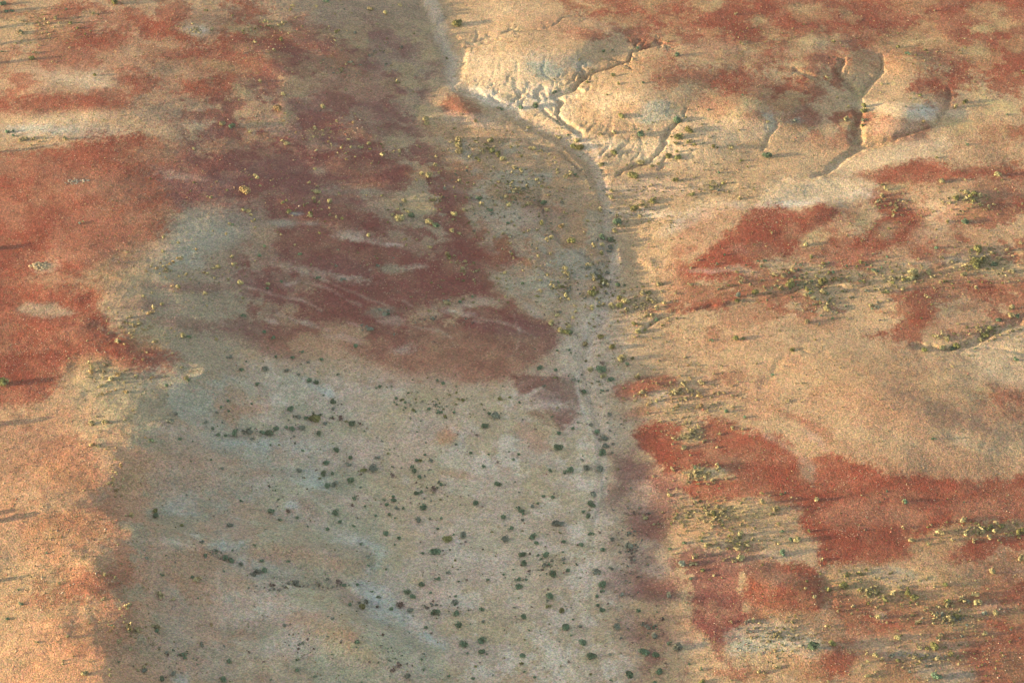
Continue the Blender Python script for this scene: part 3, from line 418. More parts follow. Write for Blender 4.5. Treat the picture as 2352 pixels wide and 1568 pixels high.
 ('M', .45, 20, 12, E(2000,1180,120,36,0)), ('M', .4, 16, 10, E(2250,1170,90,26,0)), ('OL', .5, 12, 10, [(2090,1240),(2160,1230),(2180,1200),(2260,1205),(2352,1190),(2700,1180),(2700,1235),(2352,1225),(2250,1225),(2180,1270),(2100,1280)]),
 ('DG', .5, 8, 5, E(1855,1085,16,26,-20)), ('T', .3, 8, 5, E(1830,1040,50,5,30)), ('PK', .35, 8, 4, Ln(4,(1760,1000),(1830,1040),(1870,1080))),
 ('OL', .6, 10, 8, [(1570,985),(1600,985),(1610,1005),(1580,1015),(1560,1005)]), ('T', .7, 8, 7, E(1590,1000,30,16,0)), ('OL', .7, 8, 6, E(1625,1085,48,16,0)), ('P', .4, 7, 5, E(1640,1080,30,8,0)), ('T', .7, 9, 7, E(1560,1100,30,14,0)),
 ('O', .5, 14, 10, E(1620,1190,120,40,0)), ('OL', .5, 12, 8, E(1700,1175,90,16,-6)), ('T', .4, 14, 8, E(1780,1250,80,30,0)), ('PK', .4, 12, 6, E(1760,1275,60,10,0)),
 ('V', .75, 18, 10, [(1400,1040),(1450,1035),(1490,1070),(1540,1110),(1560,1150),(1530,1200),(1510,1250),(1455,1250),(1440,1180),(1430,1110)]), ('RS', .5, 12, 8, E(1480,1205,45,34,0)), ('RS', .5, 10, 8, E(1540,1110,40,20,0)),
 ('V', .7, 12, 8, [(1440,1280),(1500,1290),(1560,1330),(1565,1370),(1520,1395),(1460,1380),(1440,1330)]), ('RS', .45, 10, 6, E(1510,1350,50,22,0)), ('PK', .4, 12, 6, E(1420,1330,22,50,0)), ('BR', .4, 20, 10, E(1530,1440,70,40,0)), ('PK', .4, 14, 8, E(1580,1480,40,18,0)),
 ('R', 1, 7, 6, [(1700,1300),(1780,1290),(1860,1300),(1890,1330),(1900,1370),(1870,1400),(1810,1405),(1750,1390),(1705,1370),(1710,1330)]),
 ('RS', .95, 7, 6, [(1588,1390),(1600,1365),(1640,1350),(1690,1360),(1710,1375),(1712,1410),(1700,1440),(1665,1465),(1620,1460),(1590,1430)]), ('RS', .7, 8, 6, [(1620,1460),(1680,1450),(1660,1500),(1700,1540),(1640,1510)]),
 ('OL', .5, 14, 10, [(1900,1320),(1980,1290),(2080,1300),(2180,1300),(2240,1320),(2260,1350),(2180,1380),(2060,1370),(1960,1380),(1910,1370)]), ('G', .55, 10, 6, E(2050,1320,46,22,10)), ('P', .3, 10, 6, E(2130,1345,60,14,0)),
 ('R', .85, 8, 7, [(1900,1350),(1960,1370),(2020,1390),(2080,1385),(2110,1410),(2115,1440),(2050,1450),(2020,1470),(1980,1460),(1950,1440),(1910,1410)]), ('P', .5, 6, 4, E(2015,1410,18,12,30)),
 ('R', .75, 8, 7, [(2230,1390),(2260,1350),(2352,1330),(2700,1330),(2700,1620),(2352,1600),(2300,1600),(2250,1560),(2200,1500),(2240,1470),(2300,1460),(2260,1430)]), ('P', .4, 8, 6, E(2270,1400,40,16,0)), ('OL', .5, 10, 8, E(2200,1420,50,30,0)), ('OL', .4, 10, 8, E(2330,1410,24,24,0)), ('R', .5, 8, 6, E(2160,1350,60,8,0)),
 ('R', .85, 8, 7, [(1850,1530),(1890,1500),(1930,1480),(1965,1500),(1975,1520),(1945,1545),(1900,1560),(1860,1550)]), ('R', .6, 8, 6, E(1700,1545,60,14,0)), ('R', .6, 8, 6, E(1960,1475,30,14,0)),
 ('G', .75, 8, 7, [(1645,1470),(1690,1435),(1730,1420),(1800,1430),(1860,1460),(1900,1480),(1860,1500),(1800,1490),(1720,1500),(1680,1500)]), ('G', .5, 10, 8, E(1740,1460,60,24,10)), ('P', .4, 9, 7, E(1790,1460,90,36,10)),
 ('P', .35, 12, 10, E(2080,1480,110,24,0)), ('G', .5, 10, 8, E(2160,1545,60,22,10)), ('OL', .4, 12, 10, E(1990,1540,40,26,0)), ('B', .35, 10, 6, E(2100,1505,60,10,0)), ('D', .4, 16, 8, E(1700,1290,120,20,20)),
 # bottom centre pale flat and shaded badland humps
 ('V', .5, 14, 10, E(1408,1140,34,34,0)), ('V', .5, 14, 10, E(1420,1345,34,36,0)), ('Sd', .5, 14, 10, E(1480,1280,60,34,20)), ('Sd', .45, 14, 10, E(1470,1140,26,40,20)), ('V', .4, 16, 12, E(1470,1450,60,36,20)),
 ('TE', .35, 40, 14, [(420,1000),(760,1010),(840,1140),(900,1300),(1010,1480),(960,1568),(640,1568),(700,1400),(480,1250),(380,1120)]), ('V', .35, 40, 12, E(620,440,150,70,0)), ('V', .35, 50, 14, E(850,150,110,120,0)),  # purple-brown ellipses paint shade onto the upper left slope
 ('G', .35, 30, 12, E(700,920,110,34,8)), ('W', .5, 10, 6, E(725,885,38,8,20)), ('B', .6, 8, 5, E(738,893,28,6,25)), ('G', .35, 14, 8, E(680,890,50,22,0)), ('W', .4, 10, 6, E(640,910,16,9,0)),
 ('PK', .4, 50, 20, E(950,1000,160,50,0)), ('OL', .35, 20, 16, E(1020,925,130,30,0)), ('W', .3, 20, 10, E(860,890,60,14,0)), ('PK', .5, 16, 8, E(880,1020,60,14,0)), ('W', .35, 10, 6, E(620,970,18,6,20)),
 ('BR', .85, 7, 5, E(1028,998,32,17,-22)), ('W', .5, 6, 4, Ln(5,(1040,985),(1062,1000),(1052,1025),(1035,1040))), ('W', .45, 14, 8, E(1045,1050,40,26,10)), ('BR', .5, 9, 6, E(1056,1090,34,11,10)), ('W', .4, 12, 8, E(1070,1120,40,20,0)), ('D', .35, 10, 6, E(990,990,20,22,0)),
 ('W', .35, 24, 12, E(1080,1250,60,50,0)), ('PK', .4, 40, 20, E(1200,1350,150,80,0)), ('T', .35, 40, 20, E(1240,1250,60,100,0)), ('W', .3, 30, 14, E(1190,1300,50,100,0)), ('W', .3, 30, 14, E(1350,1150,30,120,0)), ('PK', .3, 40, 20, E(1000,1200,120,60,0)),
 ('W', .4, 20, 10, E(1290,1520,40,60,-30)), ('PK', .35, 30, 12, E(1300,1440,60,30,0)), ('D', .25, 40, 20, E(1310,1420,60,30,0)),
 ('G', .55, 26, 12, E(520,1010,120,34,4)), ('W', .35, 16, 8, E(395,985,45,12,0)), ('G', .5, 20, 10, E(600,1050,120,26,6)), ('B', .35, 16, 8, E(610,1020,100,10,4)), ('W', .45, 10, 5, E(610,925,60,5,0)), ('DK', .3, 12, 6, E(560,1000,80,8,0)),
 ('B', .55, 12, 7, E(715,1095,45,17,8)), ('B', .4, 12, 7, E(735,1120,26,26,30)), ('W', .45, 8, 5, Ln(6,(700,1130),(730,1150),(760,1170))), ('D', .55, 14, 8, E(640,1085,80,8,0)), ('D', .6, 10, 6, E(745,1140,30,12,20)), ('RS', .35, 12, 8, E(710,1160,30,16,20)), ('B', .5, 7, 4, E(676,1160,14,9,0)),
 ('BR', .4, 30, 14, E(460,1060,100,26,0)), ('BR', .35, 26, 14, E(440,1300,80,36,0)), ('G', .5, 14, 8, E(400,1150,50,20,-20)), ('B', .35, 12, 6, E(420,1160,36,22,0)), ('OL', .3, 8, 5, E(365,1150,26,8,-20)),
 ('D', .7, 26, 12, [(600,1240),(700,1235),(800,1250),(850,1265),(860,1300),(830,1320),(760,1320),(680,1290),(600,1270)]), ('BR', .3, 14, 8, E(800,1300,60,18,10)), ('RS', .35, 8, 6, E(633,1262,14,8,0)), ('RS', .3, 8, 6, E(692,1268,14,7,0)),
 ('B', .5, 10, 6, Ln(7,(770,1236),(810,1238),(850,1248),(875,1270),(868,1300),(850,1310))), ('W', .4, 8, 5, E(800,1236,26,5,5)), ('G', .5, 16, 8, E(660,1310,60,16,5)), ('W', .35, 14, 8, E(420,1245,60,10,0)), ('B', .5, 10, 6, E(530,1255,30,14,10)), ('B', .35, 10, 6, E(560,1300,40,20,30)),
 ('W', .6, 7, 4, E(600,1322,9,4,0)), ('DK', .4, 12, 6, E(690,1335,90,7,5)), ('D', .5, 20, 10, E(770,1360,60,22,20)), ('B', .4, 12, 6, E(850,1355,40,16,20)), ('OL', .3, 20, 10, E(740,1380,80,18,20)), ('D', .6, 16, 8, Ln(12,(800,1380),(880,1420),(920,1450),(980,1500))),
 ('OL', .45, 30, 14, [(740,1440),(800,1420),(880,1470),(900,1520),(820,1530),(740,1500)]), ('BR', .6, 14, 8, E(802,1462,22,14,30)), ('O', .4, 20, 10, E(760,1440,50,20,10)), ('O', .3, 14, 8, E(850,1510,40,12,25)), ('BR', .4, 14, 8, E(660,1505,24,18,0)), ('OL', .3, 20, 10, E(640,1530,60,24,0)),
 ('B', .45, 20, 10, E(900,1410,60,26,25)), ('B', .6, 10, 6, Ln(8,(945,1432),(965,1445),(990,1470),(1005,1480))), ('W', .4, 8, 4, E(955,1432,14,9,30)), ('G', .45, 24, 10, E(950,1510,90,40,30)), ('W', .3, 14, 6, E(690,1450,20,12,-30)),
 ('RS', .3, 20, 10, E(600,1440,60,24,0)), ('RS', .35, 12, 8, E(600,1555,24,16,0)), ('W', .35, 30, 14, E(560,1390,80,40,0)), ('PK', .3, 30, 14, E(480,1420,70,50,0)), ('B', .6, 9, 5, E(412,1560,20,12,0)), ('W', .25, 20, 10, E(650,1480,60,30,0)),
 ('DG', .3, 30, 14, E(380,1450,80,60,0)), ('BR', .3, 20, 10, E(540,1280,100,10,4)),
 ('R*', 0.36, 40, 10, [(0,0),(300,-10),(560,-10),(700,60),(880,150),(900,330),(620,330),(300,240),(0,230)]),
 ('V*', 0.34, 40, 10, [(560,100),(860,60),(1000,160),(960,330),(1040,470),(700,480),(360,400),(500,240)]),
 ('RS*', 0.34, 40, 10, [(440,360),(980,330),(1180,470),(1240,640),(1260,840),(900,880),(600,800),(520,640),(600,520)]),
 ('T~', 0.09, 30, 10, [(0,340),(400,330),(400,560),(240,700),(360,840),(0,940)]), ('M*', 0.10, 30, 10, [(0,340),(400,330),(400,560),(240,700),(360,840),(0,940)]),
 ('T~', 0.13, 30, 10, [(600,350),(1200,350),(1280,860),(700,860),(560,600)]), ('OL~', 0.21, 30, 10, [(560,40),(1000,60),(1000,330),(560,330)]),
 ('R*', 0.29, 40, 10, [(1280,-20),(2600,-20),(2600,330),(1950,330),(1700,260),(1500,160)]), ('OL~', 0.25, 40, 10, [(1280,-20),(2600,-20),(2600,330),(1950,330),(1700,260),(1500,160)]),
 ('R*', 0.25, 40, 10, [(1560,540),(1800,480),(2600,380),(2600,760),(2000,800),(1520,760)]), ('M*', 0.15, 50, 10, [(1480,820),(2600,840),(2600,1100),(1480,1000)]),
 ('T~', 0.10, 30, 10, [(1460,980),(2600,1060),(2600,1600),(1500,1600)]), ('R*', 0.29, 50, 10, [(1500,1280),(1850,1240),(2600,1240),(2600,1620),(1640,1620)]), ('OL*', 0.19, 40, 10, [(1840,1300),(2600,1280),(2600,1620),(1640,1620)]),
 ('V*', 0.25, 40, 10, [(1400,1040),(1560,1080),(1720,1280),(1700,1568),(1450,1568),(1410,1200)]),
 ('R*', 0.25, 30, 10, [(-200,960),(200,960),(280,1200),(300,1420),(-200,1420)]), ('BR*', 0.23, 40, 10, [(200,960),(620,1000),(560,1568),(-100,1600),(240,1200)]),
 ('G*', 0.23, 40, 10, [(360,860),(800,860),(900,1300),(1040,1568),(360,1568)]), ('OL*', 0.17, 40, 10, [(560,900),(1400,900),(1420,1568),(560,1568)]), ('W~', 0.19, 40, 10, [(620,860),(1360,900),(1430,1568),(820,1568)]), ('BR~', 0.15, 40, 10, [(380,900),(1100,860),(1000,1568),(380,1568)]),
 ('O*', 0.17, 40, 10, [(1000,280),(1400,380),(1400,700),(1160,700)]), ('G~', 0.17, 40, 10, [(1000,280),(1400,380),(1400,700),(1160,700)]),
 ('W', .5, 3, 2, Ln(2.7,(1411,586),(1398,641),(1369,696),(1349,751),(1345,806),(1321,861),(1356,916),(1348,971),(1376,1026),(1382,1081),(1393,1136))), ('DG', .5, 3, 2, Ln(2.6,(1414,566),(1413,621),(1394,676),(1360,731),(1345,786),(1335,841),(1343,896),(1363,951),(1380,1006),(1375,1061),(1388,1116),(1388,1171))), ('PK', .5, 3, 2, Ln(3.1,(1391,631),(1395,686),(1375,741),(1348,796),(1324,851),(1350,906),(1358,961),(1383,1016),(1395,1071),(1384,1126),(1379,1181),(1382,1236))), ('P', .5, 3, 2, Ln(2.5,(1411,626),(1373,681),(1355,736),(1352,791),(1325,846),(1339,901),(1354,956),(1367,1011),(1399,1066),(1374,1121),(1377,1176),(1368,1231),(1376,1286))), ('W', .5, 3, 2, Ln(4.2,(1371,710),(1359,765),(1350,820),(1320,875),(1336,930),(1356,985),(1387,1040),(1386,1095),(1372,1150),(1370,1205),(1362,1260),(1365,1315),(1349,1370))), ('P', .5, 3, 2, Ln(3.0,(1367,748),(1340,803),(1322,858),(1337,913),(1349,968),(1379,1023),(1394,1078),(1388,1133),(1378,1188),(1357,1243),(1365,1298),(1367,1353),(1346,1408))), ('DG', .5, 3, 2, Ln(3.2,(1399,644),(1375,699),(1360,754),(1339,809),(1335,864),(1357,919),(1362,974),(1375,1029),(1376,1084),(1387,1139),(1360,1194),(1352,1249),(1363,1304),(1353,1359),(1356,1414),(1340,1469))), ('P', .5, 3, 2, Ln(2.4,(1395,569),(1404,624),(1393,679),(1365,734),(1362,789),(1331,844),(1331,899),(1352,954),(1359,1009),(1383,1064),(1371,1119),(1380,1174),(1371,1229),(1355,1284),(1335,1339),(1333,1394),(1325,1449),(1316,1504),(1309,1559))), ('PK', .5, 3, 2, Ln(3.3,(1400,640),(1393,695),(1360,750),(1354,805),(1330,860),(1350,915),(1365,970),(1375,1025),(1372,1080),(1366,1135),(1375,1190),(1367,1245),(1359,1300),(1335,1355),(1334,1410),(1329,1465),(1316,1520))), ('D', .35, 3, 2, Ln(2,(1300,1360),(1330,1440),(1290,1500),(1360,1568))), ('W', .4, 3, 2, Ln(2.5,(1180,1430),(1230,1470),(1290,1510),(1330,1568))),
]
def paint():
    x = FX.copy(); y = FY.copy()
    sel = (x > -1000) & (x < 3400) & (y > -500) & (y < 2300)
    base = np.empty(GX.shape+(3,), np.float32)
    n = fbm(GX*.03, GY*.03, 2, 4)
    m = sstep(-.06, .10, n)[..., None]
    base[:] = np.array(SOIL['T'])*(1-m*.75)+np.array(SOIL['R'])*m*.75
    inn = (sstep(-500, -60, x)*sstep(2850, 2420, x)*sstep(-250, -30, y)*sstep(2000, 1620, y))[..., None]
    base = base*(1-inn)+np.array(SOIL['T'])*inn
    wx = x+fbm(GX*.22, GY*.22, 1, 4)*26; wy = y+fbm(GX*.22+31, GY*.22+7, 4, 4)*17
    edge = fbm(GX*.9, GY*.9, 6, 3)
    fine = vn(GX*3.3, GY*2.6, 9)-.5
    grain = np.random.RandomState(3).rand(*GX.shape)-.5
    patch = .80+.55*(fbm(GX*.5, GY*.5, 12, 4))+.5*fbm(GX*.12, GY*.16, 2, 3)
    gA = fbm(GX*.19+GY*.05, GY*.17-GX*.03, 5, 5, .68); gB = fbm(GX*.24+50, GY*.22+20, 8, 5, .68)
    big = fbm(GX*.28, GY*.34, 5, 3)*1.6
    for soil, st, soft, rag, sh in PAINT:
        if sh[0] == 'e':
            _, cx, cy, rx, ry, t = sh; m = max(rx, ry)*1.25+soft+rag+30; bx = (cx-m, cx+m, cy-m, cy+m)
        elif sh[0] == 'l':
            q = sh[2]; m = sh[1]+soft+rag+25; bx = (min(p[0] for p in q)-m, max(p[0] for p in q)+m, min(p[1] for p in q)-m, max(p[1] for p in q)+m)
        else:
            m = soft+rag+25; bx = (min(p[0] for p in sh)-m, max(p[0] for p in sh)+m, min(p[1] for p in sh)-m, max(p[1] for p in sh)+m)
        b = (wx > bx[0]) & (wx < bx[1]) & (wy > bx[2]) & (wy < bx[3])
        if not b.any(): continue
        px = wx[b]; py = wy[b]
        if sh[0] == 'l': px = px*.35+x[b]*.65; py = py*.35+y[b]*.65
        if sh[0] == 'e':
            a = math.radians(t); dx = px-cx; dy = py-cy
            q = np.hypot((dx*math.cos(a)+dy*math.sin(a))/rx, (-dx*math.sin(a)+dy*math.cos(a))/ry)
            d = (1-q)*min(rx, ry*1.6)
        elif sh[0] == 'l':
            d = sh[1]-seg_dist(px, py, sh[2])[0]
        else:
            d = poly_sd(px, py, sh)
        d = d+edge[b]*rag*2.6+fine[b]*rag*2.0+grain[b]*rag*1.4+big[b]*rag*1.6
        al = (sstep(-soft*1.25, soft*1.25, d)*st)
        if soil[-1] == '*': al = al*sstep(-.03, .07, gA[b]+grain[b]*.05)
        if soil[-1] == '~': al = al*sstep(.02, .12, gB[b]+grain[b]*.05)
        soil = soil.rstrip('*~')
        if soil in ('R', 'RS'): al = al*np.clip(patch[b]+.14+grain[b]*.18, 0, 1)
        al = al[:, None]
        base[b] = base[b]*(1-al)+np.array(SOIL[soil])*al
    # wash beds keep paler silt
    return base
COL = paint()

# ------------------------------------------------------------------ materials
def soil_material():
    m = bpy.data.materials.new('desert_soil'); m.use_nodes = True; t = m.node_tree; N = t.nodes; L = t.links
    bs = N['Principled BSDF']; bs.inputs['Roughness'].default_value = 1; bs.inputs['Specular IOR Level'].default_value = .07
    at = N.new('ShaderNodeAttribute'); at.attribute_name = 'soil'
    tc = N.new('ShaderNodeTexCoord')
    def noise(sc, det, rough=.6):
        n = N.new('ShaderNodeTexNoise'); n.inputs['Scale'].default_value = sc; n.inputs['Detail'].default_value = det
        n.inputs['Roughness'].default_value = rough; L.new(tc.outputs['Object'], n.inputs['Vector']); return n
    def math_(op, a, b):
        n = N.new('ShaderNodeMath'); n.operation = op
        for i, v in enumerate((a, b)):
            if isinstance(v, (int, float)): n.inputs[i].default_value = v
            else: L.new(v, n.inputs[i])
        return n.outputs[0]
    def ramp(src, lo, hi, a, b):
        n = N.new('ShaderNodeMapRange'); L.new(src, n.inputs[0])
        for i, v in enumerate((lo, hi, a, b)): n.inputs[i+1].default_value = v
        return n.outputs[0]
    n1 = noise(.35, 5); n2 = noise(1.6, 5, .7); n3 = noise(9.0, 3, .8)
    wn = N.new('ShaderNodeTexVoronoi'); wn.inputs['Scale'].default_value = 6.0; L.new(tc.outputs['Object'], wn.inputs['Vector'])
    f = math_('MULTIPLY', ramp(n1.outputs[0], .3, .7, .86, 1.14), ramp(n2.outputs[0], .25, .75, .84, 1.16))
    f = math_('MULTIPLY', f, ramp(n3.outputs[0], .25, .75, .66, 1.34))
    sep = N.new('ShaderNodeSeparateColor'); L.new(wn.outputs['Color'], sep.inputs[0])
    f = math_('MULTIPLY', f, ramp(sep.outputs[0], 0, 1, .74, 1.26))
    mul = N.new('ShaderNodeMix'); mul.data_type = 'RGBA'; mul.blend_type = 'MULTIPLY'; mul.inputs[0].default_value = 1
    L.new(at.outputs['Color'], mul.inputs[6])
    cb = N.new('ShaderNodeCombineColor'); [L.new(f, cb.inputs[i]) for i in range(3)]
    L.new(cb.outputs[0], mul.inputs[7])
    tint = N.new('ShaderNodeMix'); tint.data_type = 'RGBA'; tint.inputs[0].default_value = .12
    tint.inputs[6].default_value = (1, 1, 1, 1); tv = N.new('ShaderNodeVectorMath'); tv.operation = 'SCALE'; tv.inputs['Scale'].default_value = 2.0
    L.new(wn.outputs['Color'], tv.inputs[0]); L.new(tv.outputs[0], tint.inputs[7])
    tm = N.new('ShaderNodeMix'); tm.data_type = 'RGBA'; tm.blend_type = 'MULTIPLY'; tm.inputs[0].default_value = 1
    L.new(mul.outputs[2], tm.inputs[6]); L.new(tint.outputs[2], tm.inputs[7]); mul = tm
    # scattered pale pebbles
    vo = N.new('ShaderNodeTexVoronoi'); vo.inputs['Scale'].default_value = 2.1; L.new(tc.outputs['Object'], vo.inputs['Vector'])
    pb = math_('MULTIPLY', math_('LESS_THAN', vo.outputs['Distance'], .16), math_('GREATER_THAN', noise(.25, 2).outputs[0], .5))
    mx = N.new('ShaderNodeMix'); mx.data_type = 'RGBA'; L.new(math_('MULTIPLY', pb, .45), mx.inputs[0])
    L.new(mul.outputs[2], mx.inputs[6]); mx.inputs[7].default_value = (.62, .5, .36, 1)
    # faint hue drift, greener and pinker soil
    hn = noise(.8, 4, .7); hm = N.new('ShaderNodeMix'); hm.data_type = 'RGBA'; L.new(ramp(hn.outputs[0], .3, .7, 0, 1), hm.inputs[0])
    hm.inputs[6].default_value = (1.05, .97, .95, 1); hm.inputs[7].default_value = (.96, 1.03, 1.0, 1)
    m2 = N.new('ShaderNodeMix'); m2.data_type = 'RGBA'; m2.blend_type = 'MULTIPLY'; m2.inputs[0].default_value = 1
    L.new(mx.outputs[2], m2.inputs[6]); L.new(hm.outputs[2], m2.inputs[7])
    L.new(m2.outputs[2], bs.inputs['Base Color'])
    b1 = N.new('ShaderNodeBump'); b1.inputs['Strength'].default_value = 1.0; b1.inputs['Distance'].default_value = .07
    L.new(math_('ADD', noise(3.5, 6, .75).outputs[0], math_('MULTIPLY', wn.outputs['Distance'], -.6)), b1.inputs['Height'])
    L.new(b1.outputs[0], bs.inputs['Normal'])
    return m
def plain(name, col, var=.25, rough=1.0):
    m = bpy.data.materials.new(name); m.use_nodes = True; t = m.node_tree; N = t.nodes; L = t.links
    bs = N['Principled BSDF']; bs.inputs['Roughness'].default_value = rough; bs.inputs['Specular IOR Level'].default_value = .1
    oi = N.new('ShaderNodeObjectInfo'); ge = N.new('ShaderNodeNewGeometry')
    tc = N.new('ShaderNodeTexCoord'); ns = N.new('ShaderNodeTexNoise'); ns.inputs['Scale'].default_value = 2.6; ns.inputs['Detail'].default_value = 3
    L.new(tc.outputs['Object'], ns.inputs['Vector'])
    def mr(src, a, b, lo=0, hi=1):
        n = N.new('ShaderNodeMapRange'); L.new(src, n.inputs[0]); n.inputs[1].default_value = lo; n.inputs[2].default_value = hi
        n.inputs[3].default_value = a; n.inputs[4].default_value = b; return n.outputs[0]
    def mu(a, b):
        n = N.new('ShaderNodeMath'); n.operation = 'MULTIPLY'; L.new(a, n.inputs[0]); L.new(b, n.inputs[1]); return n.outputs[0]
    v = mu(mu(mr(oi.outputs['Random'], 1-var, 1+var), mr(ge.outputs['Random Per Island'], .65, 1.35)), mr(ns.outputs[0], .6, 1.4, .3, .7))
    hs = N.new('ShaderNodeHueSaturation'); hs.inputs['Color'].default_value = (*col, 1); L.new(v, hs.inputs['Value'])
    L.new(mr(oi.outputs['Random'], .485, .515), hs.inputs['Hue'])
    L.new(hs.outputs[0], bs.inputs['Base Color']); return m

# ------------------------------------------------------------------ the ground sheet
def np_mesh(name, co, faces, nv):
    me = bpy.data.meshes.new(name); co = np.asarray(co, np.float32); faces = np.asarray(faces, np.int32)
    me.vertices.add(len(co)); me.vertices.foreach_set('co', co.ravel())
    me.loops.add(faces.size); me.loops.foreach_set('vertex_index', faces.ravel())
    me.polygons.add(len(faces)); me.polygons.foreach_set('loop_start', np.arange(0, faces.size, nv, dtype=np.int32))
    me.update(calc_edges=True); me.validate(); return me
nx, ny = len(AX), len(AY)
ii, jj = np.meshgrid(np.arange(nx-1), np.arange(ny-1)); a = (jj*nx+ii).ravel()
quads = np.stack([a, a+1, a+1+nx, a+nx], 1)
me = np_mesh('ground', np.stack([GX.ravel(), GY.ravel(), GZ.ravel()], 1), quads, 4)
me.polygons.foreach_set('use_smooth', np.ones(len(me.polygons), bool))
ca = me.color_attributes.new('soil', 'FLOAT_COLOR', 'POINT')
ca.data.foreach_set('color', np.concatenate([COL.reshape(-1, 3), np.ones((nx*ny, 1))], 1).astype(np.float32).ravel())
me.materials.append(soil_material())
g = bpy.data.objects.new('ground', me); S.collection.objects.link(g); g['kind'] = 'structure'

# ------------------------------------------------------------------ shrubs: traced spots (tile column, tile row, x, y, half-width, colour), tile units are a quarter of a sheet unit
TR = {}
TR[0,0] = "870,680,24,o 290,535,28,o 145,395,15,y 10,470,15,g 475,80,10,g 70,1208,24,g 115,1200,18,g 120,1245,18,g 2045,1130,32,y 2135,1150,32,g 2290,1208,20,y 1785,1362,22,y 2190,915,14,y 1050,15,35,o 850,115,24,y 60,100,22,g 110,95,18,g 20,30,30,g 610,82,14,g"
TR[1,0] = "335,50,20,y 550,55,16,y 645,5,25,g 1050,80,28,y 1195,118,30,y 1115,222,15,y 730,368,15,y 90,195,26,y 220,235,22,y 615,970,28,y 905,1040,16,y 1140,1120,8,y 495,1280,13,y 275,1310,30,y 1040,1310,26,y 850,1275,14,y 1870,1280,35,y 1875,1330,36,y 1870,1380,36,y 2140,1290,28,y 2165,1380,35,o 2220,1400,28,o 2270,1455,28,y 1960,1435,25,y 1845,200,50,o 2220,990,20,y 2255,1000,22,g 1560,1080,33,y 1570,1130,28,y 1815,700,12,y 250,860,26,y 35,740,20,y 740,1110,16,y 960,1345,22,y 780,1355,20,y 870,1350,22,y 1650,1510,25,y 1940,1535,18,y 540,1550,20,y 915,1438,14,y 1690,1100,12,y 200,990,40,r 1330,45,20,y"
TR[2,0] = "215,965,35,g 80,985,28,g 400,845,26,g 830,465,25,g 925,458,13,g 1515,500,28,g 925,690,26,o 1210,755,20,g 1000,1055,32,o 1525,1110,46,g 1180,1222,40,g 1625,1185,40,o 1530,1250,46,o 1630,1300,26,o 1745,1140,12,o 1850,1340,28,o 2020,1345,28,y 1805,1005,14,g 935,1400,30,o 810,1500,26,y 1180,1485,38,y 1440,1430,36,o 1520,1440,36,o 1345,1500,22,y 1515,1385,22,o 440,1260,25,y 410,1245,15,y 150,1170,22,y 590,1290,35,y 560,1340,28,o 620,1350,38,o 200,1360,26,y 165,1355,18,y 395,1440,18,y 395,1490,16,y 340,1415,14,y 20,1530,22,y 80,1555,22,y 2335,1425,42,g 2345,1115,15,y 690,750,20,o 2120,870,14,g 1430,380,14,o 410,1560,15,y 505,1240,20,g 1150,440,20,g"
TR[3,0] = "5,1115,18,y 10,1425,28,g 885,970,34,o 885,1015,34,o 545,705,18,y 635,890,16,y 740,975,17,y 720,1085,28,y 865,1155,24,o 885,1100,25,g 1030,845,14,y 1045,770,18,y 1805,930,28,o 1720,970,28,y 2195,1050,14,g 1830,1325,16,g 1550,1445,18,o 1420,1105,26,r 250,1105,26,b 1280,490,24,g 1260,975,12,g"
TR[0,1] = "1945,235,25,y 1905,235,15,y 2245,165,52,r 2235,355,20,y 2305,405,15,y 2320,460,15,y 2340,515,18,y 2115,480,20,y 2140,490,18,g 1950,548,13,y 2130,785,22,y 2155,855,26,y 2000,870,28,y 1965,890,18,y 1900,940,24,y 1650,967,18,y 1703,955,13,y 1748,995,15,y 1645,1060,32,y 1885,1120,24,y 2213,1025,30,y 2235,1160,22,y 1320,1145,22,y 1405,1120,14,y 1495,1215,26,y 1900,1240,15,y 2235,1330,22,g 1680,1505,28,y 1740,1520,25,g 1985,1535,25,y 1520,1505,10,y 1165,1350,16,y 1195,1400,16,y 1510,600,24,y 1640,655,18,y 1500,735,22,y 2345,40,20,y 1705,1205,10,y 770,465,18,y 730,480,18,b 1955,1195,8,y"
TR[1,1] = "15,60,25,y 485,105,18,y 560,190,30,y 515,180,14,y 680,280,28,y 1590,35,38,y 1520,20,22,y 1680,20,20,y 1865,85,24,y 1820,150,15,y 2000,128,16,y 2330,118,14,y 2230,180,22,y 1975,240,12,y 2045,250,28,g 2140,258,12,y 2055,325,14,y 2150,355,25,g 1910,355,22,y 2325,300,30,y 1370,275,30,y 1300,350,20,y 1390,375,22,y 1260,400,20,y 1320,425,46,y 1420,400,32,g 1590,460,34,y 1650,495,32,g 1815,395,34,y 1810,440,20,y 1800,545,28,y 1872,575,20,y 1030,593,28,y 1480,625,18,y 1375,683,15,y 1600,695,26,y 1590,765,12,y 1160,225,13,o 1900,890,18,y 1875,850,8,y 2030,920,18,y 2285,937,18,y 2275,575,18,y 2185,605,15,y 2340,665,16,y 2210,975,13,y 2225,1030,12,y 2305,1082,14,y 2290,1160,20,y 2340,990,14,y 2320,475,22,g 75,690,20,g 45,775,26,g 405,760,22,g 570,980,20,g 235,1020,22,g 108,1040,26,y 110,1075,20,g 800,995,24,b 75,1480,22,g 155,1530,22,g 1140,1270,24,b 1175,1310,28,b 1210,1280,22,b 1215,1310,20,g 1010,1430,20,b 1050,1450,28,b 975,1415,16,b 1875,1200,22,g 1745,1190,26,b 1990,1155,18,g"
